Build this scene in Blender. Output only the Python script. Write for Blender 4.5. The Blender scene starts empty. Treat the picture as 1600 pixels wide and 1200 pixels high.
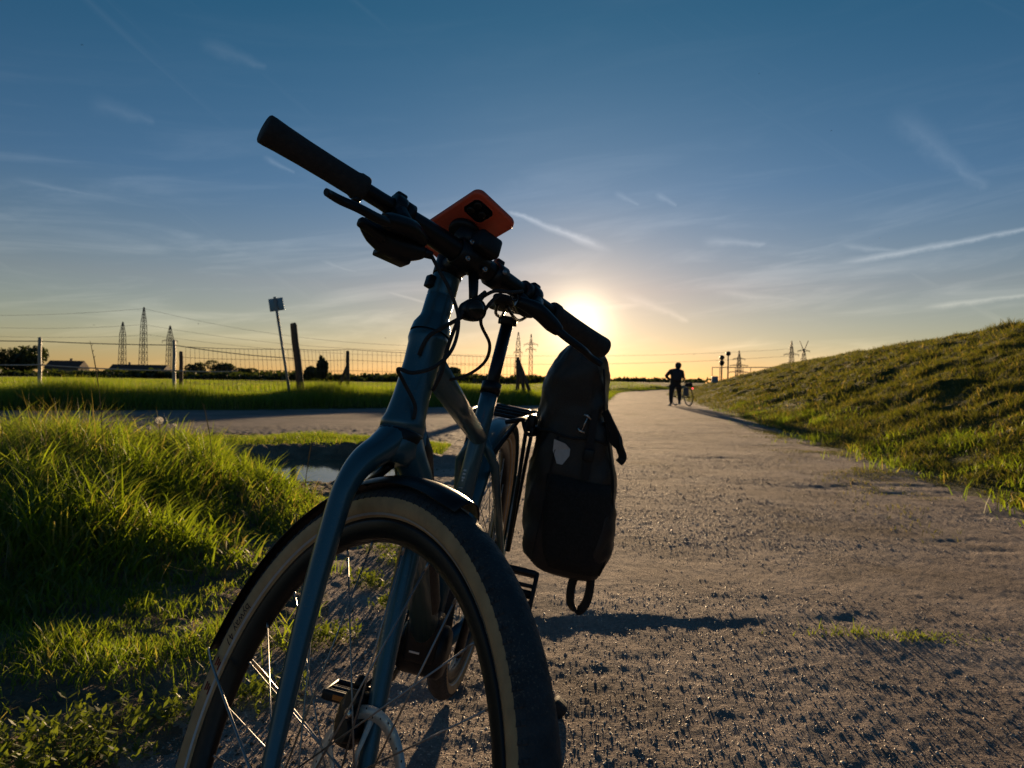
import bpy, bmesh, math, random
import numpy as np
from mathutils import Vector, Matrix

# ------------------------------------------------------------------ camera
SC = bpy.context.scene
COL = SC.collection
CAM_H, FPX = 0.803, 1123.0            # lens height (m), focal length in pixels of a 1600 px wide frame
cam_d = bpy.data.cameras.new('camera')
cam_d.sensor_width = 36.0
cam_d.lens = 36.0 * FPX / 1600.0
cam_d.clip_start, cam_d.clip_end = 0.02, 20000
cam_d.dof.use_dof = True
cam_d.dof.focus_distance = 1.0
cam_d.dof.aperture_fstop = 12.0
cam = bpy.data.objects.new('camera', cam_d)
COL.objects.link(cam)
ROLL = math.radians(0.94)
cam.matrix_world = Matrix.Translation((0, 0, CAM_H)) @ Matrix.Rotation(math.radians(90.05), 4, 'X') @ Matrix.Rotation(ROLL, 4, 'Z')
SC.camera = cam

# ------------------------------------------------------------------ sky and sun
SUN_EL, SUN_AZ = math.radians(4.9), math.radians(5.3)      # azimuth clockwise from +Y
SUN_DIR = Vector((math.sin(SUN_AZ) * math.cos(SUN_EL), math.cos(SUN_AZ) * math.cos(SUN_EL), math.sin(SUN_EL)))
SC.view_settings.view_transform = 'Standard'
SC.view_settings.look = 'None'
SC.view_settings.exposure = 0.85
SC.view_settings.gamma = 1.0
SC.view_settings.use_curve_mapping = False

sun_d = bpy.data.lights.new('sun', 'SUN')
sun_d.energy = 5.0
sun_d.angle = math.radians(0.6)
sun_d.color = (1.0, 0.69, 0.38)
sun = bpy.data.objects.new('sun', sun_d)
sun.rotation_euler = (-SUN_DIR).to_track_quat('-Z', 'Y').to_euler()
sun.location = (0, 0, 30)
COL.objects.link(sun)


class NT:
    """small helper to write node trees"""
    def __init__(self, tree):
        self.t = tree
        self.n = tree.nodes
        self.l = tree.links

    def node(self, typ, **kw):
        nd = self.n.new(typ)
        for k, v in kw.items():
            setattr(nd, k, v)
        return nd

    def put(self, sock, val):
        if val is None:
            return
        if isinstance(val, bpy.types.NodeSocket):
            self.l.new(val, sock)
        else:
            sock.default_value = val

    def math(self, op, a, b=None, c=None, clamp=False):
        nd = self.node('ShaderNodeMath', operation=op, use_clamp=clamp)
        for s, v in zip(nd.inputs, (a, b, c)):
            self.put(s, v)
        return nd.outputs[0]

    def vmath(self, op, a, b=None, out=0):
        nd = self.node('ShaderNodeVectorMath', operation=op)
        self.put(nd.inputs[0], a)
        if b is not None:
            self.put(nd.inputs[1], b)
        return nd.outputs[out]

    def mix(self, fac, a, b, blend='MIX'):
        nd = self.node('ShaderNodeMix', data_type='RGBA', blend_type=blend)
        self.put(nd.inputs[0], fac)
        self.put(nd.inputs[6], a if not isinstance(a, tuple) else (*a[:3], 1))
        self.put(nd.inputs[7], b if not isinstance(b, tuple) else (*b[:3], 1))
        return nd.outputs[2]

    def noise(self, vec, scale, detail=4, rough=0.55, dist=0.0, out=0):
        nd = self.node('ShaderNodeTexNoise')
        if vec is not None:
            self.put(nd.inputs['Vector'], vec)
        nd.inputs['Scale'].default_value = scale
        nd.inputs['Detail'].default_value = detail
        nd.inputs['Roughness'].default_value = rough
        nd.inputs['Distortion'].default_value = dist
        return nd.outputs[out]

    def ramp(self, fac, stops, interp='LINEAR'):
        nd = self.node('ShaderNodeValToRGB')
        nd.color_ramp.interpolation = interp
        el = nd.color_ramp.elements
        while len(el) < len(stops):
            el.new(0.5)
        for e, (p, c) in zip(el, stops):
            e.position = p
            e.color = (*c, 1) if len(c) == 3 else c
        self.put(nd.inputs[0], fac)
        return nd.outputs[0]

    def maprange(self, v, a, b, c=0.0, d=1.0, smooth=False):
        nd = self.node('ShaderNodeMapRange', interpolation_type='SMOOTHSTEP' if smooth else 'LINEAR')
        for s, x in zip(nd.inputs, (v, a, b, c, d)):
            self.put(s, x)
        return nd.outputs[0]

    def combine(self, x, y, z):
        nd = self.node('ShaderNodeCombineXYZ')
        for s, v in zip(nd.inputs, (x, y, z)):
            self.put(s, v)
        return nd.outputs[0]


def azel(u, v):
    """azimuth and elevation of a direction seen at a picture point"""
    x, y = u - 800.0, v - 600.0
    c, s = math.cos(ROLL), math.sin(ROLL)
    x, y = c * x + s * y, -s * x + c * y
    d = Vector((x, FPX, -y)).normalized()
    return math.atan2(d.x, d.y), math.asin(d.z)


def build_world():
    w = bpy.data.worlds.new('World')
    SC.world = w
    w.use_nodes = True
    T = NT(w.node_tree)
    T.n.clear()
    out = T.node('ShaderNodeOutputWorld')
    bg = T.node('ShaderNodeBackground')
    T.l.new(bg.outputs[0], out.inputs[0])
    tc = T.node('ShaderNodeTexCoord')
    d = T.vmath('NORMALIZE', tc.outputs['Generated'])
    sky = T.node('ShaderNodeTexSky', sky_type='NISHITA')
    sky.sun_disc = False
    sky.sun_elevation = SUN_EL
    sky.sun_rotation = SUN_AZ
    sky.altitude = 50
    sky.air_density = 1.0
    sky.dust_density = 0.11
    sky.ozone_density = 3.2
    sep = T.node('ShaderNodeSeparateXYZ')
    T.l.new(d, sep.inputs[0])
    az = T.math('ARCTAN2', sep.outputs[0], sep.outputs[1])
    el = T.math('ARCSINE', sep.outputs[2])
    # the hazy sun: aureole as a function of the angle from the sun
    ca = T.math('MAXIMUM', T.vmath('DOT_PRODUCT', d, tuple(SUN_DIR), out=1), 0.0)
    a1 = T.math('MULTIPLY', T.math('POWER', ca, 1500.0), SKY['a1'])
    a2 = T.math('MULTIPLY', T.math('POWER', ca, 260.0), SKY['a2'])
    a3 = T.math('MULTIPLY', T.math('POWER', ca, 45.0), SKY['a3'])
    a4 = T.math('MULTIPLY', T.math('POWER', ca, 16.0), SKY['a4'])
    # evening air: the grade of the clear sky from the horizon band to the zenith, the same all round
    gr = T.ramp(T.math('MULTIPLY', el, 2.0), SKY['grade'])
    c = T.mix(1.0, T.mix(1.0, sky.outputs[0], gr, 'MULTIPLY'), (2.0, 2.0, 2.0), 'MULTIPLY')
    # thin cirrus: streaks in azimuth / elevation
    v1 = T.combine(T.math('MULTIPLY', az, 2.2), T.math('MULTIPLY', T.math('ADD', el, T.math('MULTIPLY', az, -0.10)), 17.0), 0.0)
    n1 = T.noise(v1, 1.7, 6, 0.6, 0.6)
    v2 = T.combine(T.math('MULTIPLY', T.math('ADD', az, T.math('MULTIPLY', el, 1.4)), 4.0), T.math('MULTIPLY', T.math('ADD', el, T.math('MULTIPLY', az, 0.62)), 9.0), 3.0)
    n2 = T.noise(v2, 1.6, 6, 0.62, 0.8)
    low = T.maprange(el, 0.03, 0.40, 1.0, 0.0, True)
    s1 = T.math('MULTIPLY', T.maprange(n1, 0.45, 0.76, 0.0, 1.0, True), T.math('ADD', T.math('MULTIPLY', low, 0.55), 0.04))
    s2 = T.math('MULTIPLY', T.maprange(n2, 0.56, 0.85, 0.0, 1.0, True), 0.26)
    cl = T.math('MAXIMUM', s1, s2)
    wob = T.noise(T.combine(T.math('MULTIPLY', az, 60.0), T.math('MULTIPLY', el, 60.0), 0.0), 0.6, 5, 0.65)
    for (u0, w0, u1, w1, wd, amp) in CONTRAILS:
        ax, ay = azel(u0, w0)
        bx, by = azel(u1, w1)
        L = math.hypot(bx - ax, by - ay)
        ux, uy = (bx - ax) / L, (by - ay) / L
        px_, py_ = T.math('SUBTRACT', az, ax), T.math('SUBTRACT', el, ay)
        t = T.math('ADD', T.math('MULTIPLY', px_, ux / L), T.math('MULTIPLY', py_, uy / L))
        q = T.math('ADD', T.math('MULTIPLY', px_, -uy), T.math('MULTIPLY', py_, ux))
        q = T.math('ABSOLUTE', T.math('ADD', q, T.math('MULTIPLY', T.math('SUBTRACT', wob, 0.5), wd * 1.2)))
        wt = T.maprange(t, 0.0, 1.0, wd * 1.5, wd * 0.5)
        a = T.math('SUBTRACT', 1.0, T.math('DIVIDE', q, wt), clamp=True)
        a = T.math('POWER', a, 1.4)
        f = T.math('MULTIPLY', T.maprange(t, 0.0, 0.35, 0.0, 1.0, True), T.maprange(t, 0.93, 1.0, 1.0, 0.0, True))
        a = T.math('MULTIPLY', T.math('MULTIPLY', a, f), T.math('MULTIPLY', T.math('ADD', wob, 0.35), amp))
        cl = T.math('MAXIMUM', cl, a)
    lit = T.mix(1.0, c, (1.35, 1.28, 1.22), 'MULTIPLY')
    lit = T.mix(1.0, lit, SKY['cloud'], 'ADD')
    c = T.mix(cl, c, lit)
    for a, colr in ((a1, (1.0, 0.86, 0.55)), (a2, (1.0, 0.72, 0.34)), (a3, (1.0, 0.70, 0.42)), (a4, (0.86, 0.95, 1.0))):
        g = T.node('ShaderNodeVectorMath', operation='SCALE')
        g.inputs[0].default_value = colr
        T.l.new(a, g.inputs[3])
        c = T.mix(1.0, c, g.outputs[0], 'ADD')
    T.put(bg.inputs[0], c)
    bg.inputs[1].default_value = SKY['strength']


SKY = dict(a1=13.0, a2=3.2, a3=0.5, a4=0.45, cloud=(1.5, 1.35, 1.2), strength=0.0500,
           grade=[(0.0, (0.70, 0.54, 0.46)), (0.11, (0.78, 0.575, 0.49)), (0.26, (0.79, 0.53, 0.475)), (0.52, (0.45, 0.47, 0.51)), (0.94, (0.22, 0.45, 0.465)), (1.0, (0.22, 0.45, 0.465))])
CONTRAILS = [(1270, 418, 1640, 350, 0.0065, 1.1), (966, 395, 790, 326, 0.0075, 1.1), (1385, 160, 1545, 300, 0.020, 0.30),
             (1420, 482, 1640, 455, 0.006, 0.9), (1090, 375, 1200, 380, 0.008, 0.5), (960, 455, 1080, 500, 0.010, 0.4), (1290, 380, 1420, 392, 0.006, 0.4), (1100, 452, 1250, 470, 0.010, 0.4), (0, 275, 170, 308, 0.005, 0.3), (405, 240, 462, 270, 0.005, 0.4),
             (590, 450, 665, 472, 0.004, 0.5), (1020, 298, 1058, 322, 0.007, 0.45), (955, 298, 1000, 320, 0.006, 0.4),
             (300, 60, 420, 105, 0.014, 0.22), (130, 155, 245, 190, 0.014, 0.2), (495, 405, 560, 425, 0.005, 0.4)]
build_world()

# ------------------------------------------------------------------ geometry helpers
RNG = np.random.default_rng(11)
random.seed(11)


def _hash(ix, iy, seed):
    h = (ix * 374761393 + iy * 668265263 + seed * 1442695041) & 0xffffffff
    h = ((h ^ (h >> 13)) * 1274126177) & 0xffffffff
    h = h ^ (h >> 16)
    return (h & 0xffff) / 65535.0


def vnoise(x, y, seed=0):
    x = np.asarray(x, float)
    y = np.asarray(y, float)
    ix, iy = np.floor(x).astype(np.int64), np.floor(y).astype(np.int64)
    fx, fy = x - ix, y - iy
    fx, fy = fx * fx * (3 - 2 * fx), fy * fy * (3 - 2 * fy)
    a, b = _hash(ix, iy, seed), _hash(ix + 1, iy, seed)
    c, d = _hash(ix, iy + 1, seed), _hash(ix + 1, iy + 1, seed)
    return (a * (1 - fx) + b * fx) * (1 - fy) + (c * (1 - fx) + d * fx) * fy - 0.5


def fbm(x, y, seed=0, oct=4, gain=0.5):
    s, amp, fr = 0.0, 1.0, 1.0
    for k in range(oct):
        s = s + amp * vnoise(np.asarray(x) * fr + 17.3 * k, np.asarray(y) * fr - 9.1 * k, seed + k)
        amp *= gain
        fr *= 2.03
    return s


def sstep(a, b, x):
    t = np.clip((np.asarray(x, float) - a) / (b - a), 0, 1)
    return t * t * (3 - 2 * t)


def add_obj(name, data, parent=None, label=None, cat=None, group=None, kind=None):
    o = bpy.data.objects.new(name, data)
    COL.objects.link(o)
    if parent is not None:
        o.parent = parent
    tag(o, label, cat, group, kind)
    return o


def tag(o, label=None, cat=None, group=None, kind=None):
    for k, v in (('label', label), ('category', cat), ('group', group), ('kind', kind)):
        if v:
            o[k] = v
    return o


def empty(name, mat=None, parent=None, **kw):
    o = add_obj(name, None, parent, **kw)
    o.empty_display_size = 0.1
    if mat is not None:
        o.matrix_basis = mat
    return o


def np_mesh(name, verts, quads=None, tris=None, mats=(), attr=None, smooth=False):
    """big meshes straight from numpy arrays"""
    me = bpy.data.meshes.new(name)
    nv = len(verts)
    q = np.zeros((0, 4), np.int64) if quads is None else np.asarray(quads)
    t = np.zeros((0, 3), np.int64) if tris is None else np.asarray(tris)
    me.vertices.add(nv)
    me.vertices.foreach_set('co', np.asarray(verts, np.float32).ravel())
    me.loops.add(q.size + t.size)
    me.loops.foreach_set('vertex_index', np.concatenate([q.ravel(), t.ravel()]).astype(np.int32))
    me.polygons.add(len(q) + len(t))
    st = np.concatenate([np.arange(len(q)) * 4, q.size + np.arange(len(t)) * 3]).astype(np.int32)
    me.polygons.foreach_set('loop_start', st)
    if smooth:
        me.polygons.foreach_set('use_smooth', np.ones(len(q) + len(t), bool))
    if attr is not None:
        a = me.attributes.new('tint', 'FLOAT', 'POINT')
        a.data.foreach_set('value', np.asarray(attr, np.float32))
    for m in mats:
        me.materials.append(m)
    me.update(calc_edges=True)
    return me


class MB:
    """collects shapes and links them as ONE mesh object"""
    def __init__(self):
        self.v, self.f, self.m, self.s = [], [], [], []

    def _add(self, verts, faces, mat=0, smooth=True):
        o = len(self.v)
        self.v += [tuple(p) for p in verts]
        for f in faces:
            self.f.append([i + o for i in f])
            self.m.append(mat)
            self.s.append(smooth)
        return self

    def loft(self, rings, mat=0, smooth=True, closed=True, caps=True):
        n = len(rings[0])
        vs = [p for r in rings for p in r]
        fs = []
        for k in range(len(rings) - 1):
            for i in range(n if closed else n - 1):
                j = (i + 1) % n
                fs.append([k * n + i, k * n + j, (k + 1) * n + j, (k + 1) * n + i])
        o = len(self.v)
        self._add(vs, fs, mat, smooth)
        if caps and closed:
            self.f += [[o + i for i in range(n)][::-1], [o + (len(rings) - 1) * n + i for i in range(n)]]
            self.m += [mat, mat]
            self.s += [False, False]
        return self

    def tube(self, pts, r, n=12, mat=0, caps=True, sy=1.0, up=None, curve=0):
        """round (or flattened: sy) tube through the points, radius r (number or list)"""
        P = [Vector(p) for p in pts]
        R = list(r) if hasattr(r, '__len__') else [r] * len(P)
        if curve and len(P) > 2:
            P2, R2 = [], []
            for i in range(len(P) - 1):
                p0, p1, p2, p3 = P[max(i - 1, 0)], P[i], P[i + 1], P[min(i + 2, len(P) - 1)]
                for k in range(curve):
                    t = k / curve
                    P2.append(0.5 * ((2 * p1) + (p2 - p0) * t + (2 * p0 - 5 * p1 + 4 * p2 - p3) * t * t + (3 * p1 - p0 - 3 * p2 + p3) * t ** 3))
                    R2.append(R[i] * (1 - t) + R[i + 1] * t)
            P, R = P2 + [P[-1]], R2 + [R[-1]]
        tg = []
        for i in range(len(P)):
            d = P[min(i + 1, len(P) - 1)] - P[max(i - 1, 0)]
            tg.append(d.normalized() if d.length > 1e-9 else Vector((0, 0, 1)))
        a = Vector(up) if up is not None else (Vector((0, 0, 1)) if abs(tg[0].z) < 0.9 else Vector((1, 0, 0)))
        rings = []
        for p, t, rr in zip(P, tg, R):
            a = a - t * a.dot(t)
            a.normalize()
            b = t.cross(a)
            rings.append([p + a * (math.cos(2 * math.pi * k / n) * rr) + b * (math.sin(2 * math.pi * k / n) * rr * sy) for k in range(n)])
        return self.loft(rings, mat, True, True, caps)

    def box(self, c, s, X=(1, 0, 0), Y=(0, 1, 0), Z=(0, 0, 1), mat=0, bev=0.0):
        c, X, Y, Z = Vector(c), Vector(X).normalized(), Vector(Y).normalized(), Vector(Z).normalized()
        bm = bmesh.new()
        bmesh.ops.create_cube(bm, size=1.0)
        for v in bm.verts:
            v.co = Vector((v.co.x * s[0], v.co.y * s[1], v.co.z * s[2]))
        if bev > 0:
            bmesh.ops.bevel(bm, geom=bm.edges[:], offset=bev, segments=2, profile=0.5, affect='EDGES')
        vs = [c + X * v.co.x + Y * v.co.y + Z * v.co.z for v in bm.verts]
        bm.verts.index_update()
        fs = [[v.index for v in f.verts] for f in bm.faces]
        bm.free()
        return self._add(vs, fs, mat, bev > 0)

    def lathe(self, prof, c, axis, n=24, mat=0, ref=None, a0=0.0, a1=2 * math.pi):
        """prof: list of (radius, along)"""
        c, ax = Vector(c), Vector(axis).normalized()
        e = Vector(ref) if ref is not None else (Vector((0, 0, 1)) if abs(ax.z) < 0.9 else Vector((1, 0, 0)))
        e = (e - ax * e.dot(ax)).normalized()
        g = ax.cross(e)
        full = abs(a1 - a0 - 2 * math.pi) < 1e-6
        m = n if full else n + 1
        rings = []
        for k in range(m):
            t = a0 + (a1 - a0) * k / n
            d = e * math.cos(t) + g * math.sin(t)
            rings.append([c + d * r + ax * h for r, h in prof])
        if full:
            rings.append(rings[0])
        vs = [p for r in rings for p in r]
        L = len(prof)
        fs = []
        for k in range(len(rings) - 1):
            for i in range(L - 1):
                fs.append([k * L + i, (k + 1) * L + i, (k + 1) * L + i + 1, k * L + i + 1])
        mats = mat if hasattr(mat, '__len__') else None
        o = len(self.f)
        self._add(vs, fs, 0 if mats else mat, True)
        if mats:
            for k in range(len(rings) - 1):
                for i in range(L - 1):
                    self.m[o + k * (L - 1) + i] = mats[i]
        return self

    def build(self, name, mats, parent=None, subsurf=0, flat=False, merge=True, **kw):
        me = bpy.data.meshes.new(name)
        me.from_pydata(self.v, [], self.f)
        mats = mats if isinstance(mats, (list, tuple)) else [mats]
        for m in mats:
            me.materials.append(m)
        for p, m, s in zip(me.polygons, self.m, self.s):
            p.material_index = m
            p.use_smooth = s and not flat
        if merge:
            bm = bmesh.new()
            bm.from_mesh(me)
            bmesh.ops.remove_doubles(bm, verts=bm.verts, dist=1e-6)
            bmesh.ops.recalc_face_normals(bm, faces=bm.faces)
            bm.to_mesh(me)
            bm.free()
        o = add_obj(name, me, parent, **kw)
        if subsurf:
            md = o.modifiers.new('s', 'SUBSURF')
            md.levels = md.render_levels = subsurf
        return o


# ------------------------------------------------------------------ materials
def material(name):
    m = bpy.data.materials.new(name)
    m.use_nodes = True
    T = NT(m.node_tree)
    T.n.clear()
    out = T.node('ShaderNodeOutputMaterial')
    return m, T, out


def pbr(name, color, rough=0.5, metal=0.0, var=0.12, vscale=30.0, bump=0.0, bscale=200.0, spec=0.5, coat=0.0, rvar=0.15, dust=0.0, **kw):
    """plain Principled surface with some grain, wear in the roughness and fine relief"""
    m, T, out = material(name)
    b = T.node('ShaderNodeBsdfPrincipled')
    T.l.new(b.outputs[0], out.inputs[0])
    tc = T.node('ShaderNodeTexCoord').outputs['Object']
    n = T.noise(tc, vscale, 5, 0.6)
    c0 = tuple(max(0, x * (1 - var)) for x in color)
    c1 = tuple(min(1, x * (1 + var)) for x in color)
    bc = T.mix(T.maprange(n, 0.3, 0.7), c0, c1)
    rg = T.maprange(T.noise(tc, vscale * 2.7, 4), 0.3, 0.7, max(0.02, rough - rvar * rough), min(1, rough + rvar * rough))
    if dust > 0:                                     # road dust and dried splashes
        dm = T.math('MULTIPLY', T.maprange(T.noise(tc, 420.0, 3, 0.7), 0.56, 0.70), T.maprange(T.noise(tc, 16.0, 4, 0.6), 0.40, 0.72))
        dm = T.math('MULTIPLY', dm, dust)
        bc = T.mix(dm, bc, (0.30, 0.24, 0.18))
        rg = T.math('ADD', rg, T.math('MULTIPLY', dm, 0.5))
    T.put(b.inputs['Base Color'], bc)
    T.put(b.inputs['Roughness'], rg)
    b.inputs['Metallic'].default_value = metal
    b.inputs['Specular IOR Level'].default_value = spec
    b.inputs['Coat Weight'].default_value = coat
    b.inputs['Coat Roughness'].default_value = 0.12
    if bump > 0:
        bp = T.node('ShaderNodeBump')
        bp.inputs['Strength'].default_value = bump
        bp.inputs['Distance'].default_value = 0.002
        T.put(bp.inputs['Height'], T.noise(tc, bscale, 4, 0.6))
        T.l.new(bp.outputs[0], b.inputs['Normal'])
    for k, v in kw.items():
        b.inputs[k].default_value = v
    return m


def leafy(name, dark, light, trans=0.5, warm=None, rough=0.5, wscale=0.9):
    """thin leaves: diffuse + light coming through, tint per blade"""
    m, T, out = material(name)
    at = T.node('ShaderNodeAttribute', attribute_name='tint').outputs['Fac']
    pos = T.node('ShaderNodeNewGeometry').outputs['Position']
    n = T.noise(pos, wscale, 3)
    f = T.math('ADD', T.math('MULTIPLY', at, 0.7), T.math('MULTIPLY', n, 0.3))
    c = T.mix(f, dark, light)
    if warm:
        c = T.mix(T.maprange(at, 0.86, 0.98), c, warm)
    d = T.node('ShaderNodeBsdfDiffuse')
    t = T.node('ShaderNodeBsdfTranslucent')
    T.put(d.inputs[0], c)
    T.put(t.inputs[0], T.mix(1.0, c, (1.30, 1.30, 0.5), 'MULTIPLY'))
    mx = T.node('ShaderNodeMixShader')
    mx.inputs[0].default_value = trans
    T.l.new(d.outputs[0], mx.inputs[1])
    T.l.new(t.outputs[0], mx.inputs[2])
    g = T.node('ShaderNodeBsdfGlossy')
    g.inputs['Roughness'].default_value = rough
    T.put(g.inputs[0], (0.9, 0.9, 0.9, 1))
    m2 = T.node('ShaderNodeMixShader')
    m2.inputs[0].default_value = 0.045
    T.l.new(mx.outputs[0], m2.inputs[1])
    T.l.new(g.outputs[0], m2.inputs[2])
    T.l.new(m2.outputs[0], out.inputs[0])
    return m


def ground_mat(name, cols, scale, bump, bscale, rough=0.9, dist=0.01, spec=0.3, patch=None, per_piece=False):
    m, T, out = material(name)
    b = T.node('ShaderNodeBsdfPrincipled')
    T.l.new(b.outputs[0], out.inputs[0])
    pos = T.node('ShaderNodeNewGeometry').outputs['Position']
    n = T.noise(pos, scale, 6, 0.62)
    if per_piece:
        n = T.node('ShaderNodeAttribute', attribute_name='tint').outputs['Fac']
    c = T.ramp(n, [(0.30, cols[0]), (0.5, cols[1]), (0.70, cols[2])] if not per_piece else [(0.0, cols[0]), (0.55, cols[1]), (1.0, cols[2])])
    n2 = T.noise(pos, bscale, 3, 0.6)
    c = T.mix(T.maprange(n2, 0.35, 0.7), c, T.mix(1.0, c, (1.55, 1.5, 1.45), 'MULTIPLY'))
    if patch:
        n3 = T.noise(pos, patch[0], 5, 0.65)
        c = T.mix(T.maprange(n3, patch[1], patch[2], 0, 1, True), c, patch[3])
    T.put(b.inputs['Base Color'], c)
    b.inputs['Roughness'].default_value = rough
    b.inputs['Specular IOR Level'].default_value = spec
    bp = T.node('ShaderNodeBump')
    bp.inputs['Strength'].default_value = bump
    bp.inputs['Distance'].default_value = dist
    h = T.math('ADD', n2, T.math('MULTIPLY', T.noise(pos, bscale * 3.1, 3, 0.6), 0.5))
    T.put(bp.inputs['Height'], h)
    T.l.new(bp.outputs[0], b.inputs['Normal'])
    return m


M = {}
M['gravel'] = ground_mat('gravel_path', ((0.19, 0.155, 0.147), (0.28, 0.232, 0.215), (0.41, 0.345, 0.31)), 2.1, 1.0, 80.0, 0.95, 0.020, 0.10, (0.75, 0.50, 0.70, (0.12, 0.092, 0.085)))
M['asphalt'] = ground_mat('worn_asphalt', ((0.10, 0.085, 0.085), (0.16, 0.135, 0.13), (0.22, 0.185, 0.17)), 0.8, 0.6, 60.0, 0.85, 0.008, 0.25)
M['soil'] = ground_mat('trodden_soil', ((0.085, 0.062, 0.045), (0.15, 0.112, 0.082), (0.24, 0.185, 0.14)), 3.2, 0.9, 55.0, 0.95, 0.02, 0.2)
M['meadow'] = ground_mat('meadow_turf', ((0.035, 0.05, 0.012), (0.07, 0.085, 0.022), (0.13, 0.125, 0.04)), 0.35, 0.9, 7.0, 0.95, 0.08, 0.1)
M['turf'] = ground_mat('dike_turf', ((0.025, 0.036, 0.010), (0.05, 0.062, 0.018), (0.10, 0.095, 0.032)), 0.9, 0.9, 22.0, 0.95, 0.05, 0.1)
M['mud'] = ground_mat('dark_mud', ((0.05, 0.038, 0.028), (0.075, 0.056, 0.042), (0.11, 0.083, 0.062)), 30.0, 0.6, 200.0, 0.9, 0.004, 0.2)
M['pebble'] = ground_mat('crushed_stone', ((0.20, 0.155, 0.13), (0.40, 0.32, 0.265), (0.72, 0.63, 0.54)), 60.0, 0.3, 300.0, 0.55, 0.002, 0.4, per_piece=True)
M['grass'] = leafy('grass_blades', (0.07, 0.125, 0.012), (0.27, 0.34, 0.032), 0.64, (0.36, 0.30, 0.13))
M['grass_dike'] = leafy('dike_grass_blades', (0.06, 0.076, 0.015), (0.18, 0.172, 0.035), 0.48, (0.34, 0.25, 0.12), 0.6, 0.5)
M['weed'] = leafy('weed_leaves', (0.09, 0.13, 0.02), (0.20, 0.24, 0.035), 0.6)
M['foliage'] = leafy('tree_foliage', (0.02, 0.035, 0.010), (0.06, 0.075, 0.02), 0.35)
M['straw'] = leafy('dry_stalks', (0.16, 0.13, 0.06), (0.34, 0.27, 0.13), 0.4)

# ------------------------------------------------------------------ the lie of the land
def path_mid(y):
    """sideways shift of the path and the dike as they run away from the camera, bending off at the far end"""
    y = np.asarray(y, float)
    return 0.165 * y + 0.0135 * np.clip(y - 54, 0, 400) ** 2


ROAD = np.array([(-42, 0.9), (-10.2, 16.3), (-6.5, 18.1), (-3.4, 20.8), (0.6, 24.8), (3.4, 27.5), (5.0, 18.0), (2.2, 9.2), (-0.9, 9.1), (-1.75, 9.7), (-3.8, 10.5), (-7.0, 9.8), (-42, -5.5)])


def in_poly(x, y, poly):
    inside = np.zeros(np.shape(x), bool)
    n = len(poly)
    for i in range(n):
        (x0, y0), (x1, y1) = poly[i], poly[(i + 1) % n]
        if y0 == y1:
            continue
        c = ((y0 > y) != (y1 > y)) & (x < (x1 - x0) * (y - y0) / (y1 - y0) + x0)
        inside ^= c
    return inside


def seg_dist(x, y, pts):
    d = np.full(np.shape(x), 1e9)
    for (x0, y0), (x1, y1) in zip(pts[:-1], pts[1:]):
        L = (x1 - x0) ** 2 + (y1 - y0) ** 2
        t = np.clip(((x - x0) * (x1 - x0) + (y - y0) * (y1 - y0)) / L, 0, 1)
        d = np.minimum(d, np.hypot(x - x0 - t * (x1 - x0), y - y0 - t * (y1 - y0)))
    return d


FAR_EDGE = [tuple(p) for p in ROAD[:6]]
POND = (-1.70, 6.65)


def beyond_road(x, y):
    """signed distance past the far edge of the side road (positive on the meadow side)"""
    d = seg_dist(x, y, FAR_EDGE)
    xs = np.array([p[0] for p in FAR_EDGE])
    ys = np.array([p[1] for p in FAR_EDGE])
    e = np.interp(x, xs, ys, left=0.9, right=27.5)
    return np.where(y > e, d, -d)


def pond_r(x, y):
    a = np.arctan2(y - POND[1], x - POND[0])
    w = 1 + 0.35 * vnoise(a * 1.3 + 4, a * 0 + 1.5, 5) + 0.22 * vnoise(x * 3, y * 3, 8)
    return np.hypot((x - POND[0]) / 0.98, (y - POND[1]) / 0.86) / w


def bank_w(x, y):
    """0..1 : the grassy bank at the left of the bicycle"""
    edge_x = np.interp(y, [0.2, 1.6, 2.1, 2.6, 3.0, 4.0, 4.8, 5.4, 6.0], [-2.2, -1.9, -1.62, -1.32, -1.12, -1.02, -1.2, -2.3, -3.6])
    return edge_x + 0.16 * fbm(x * 2.2, y * 2.2, 21, 3) - x


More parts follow.
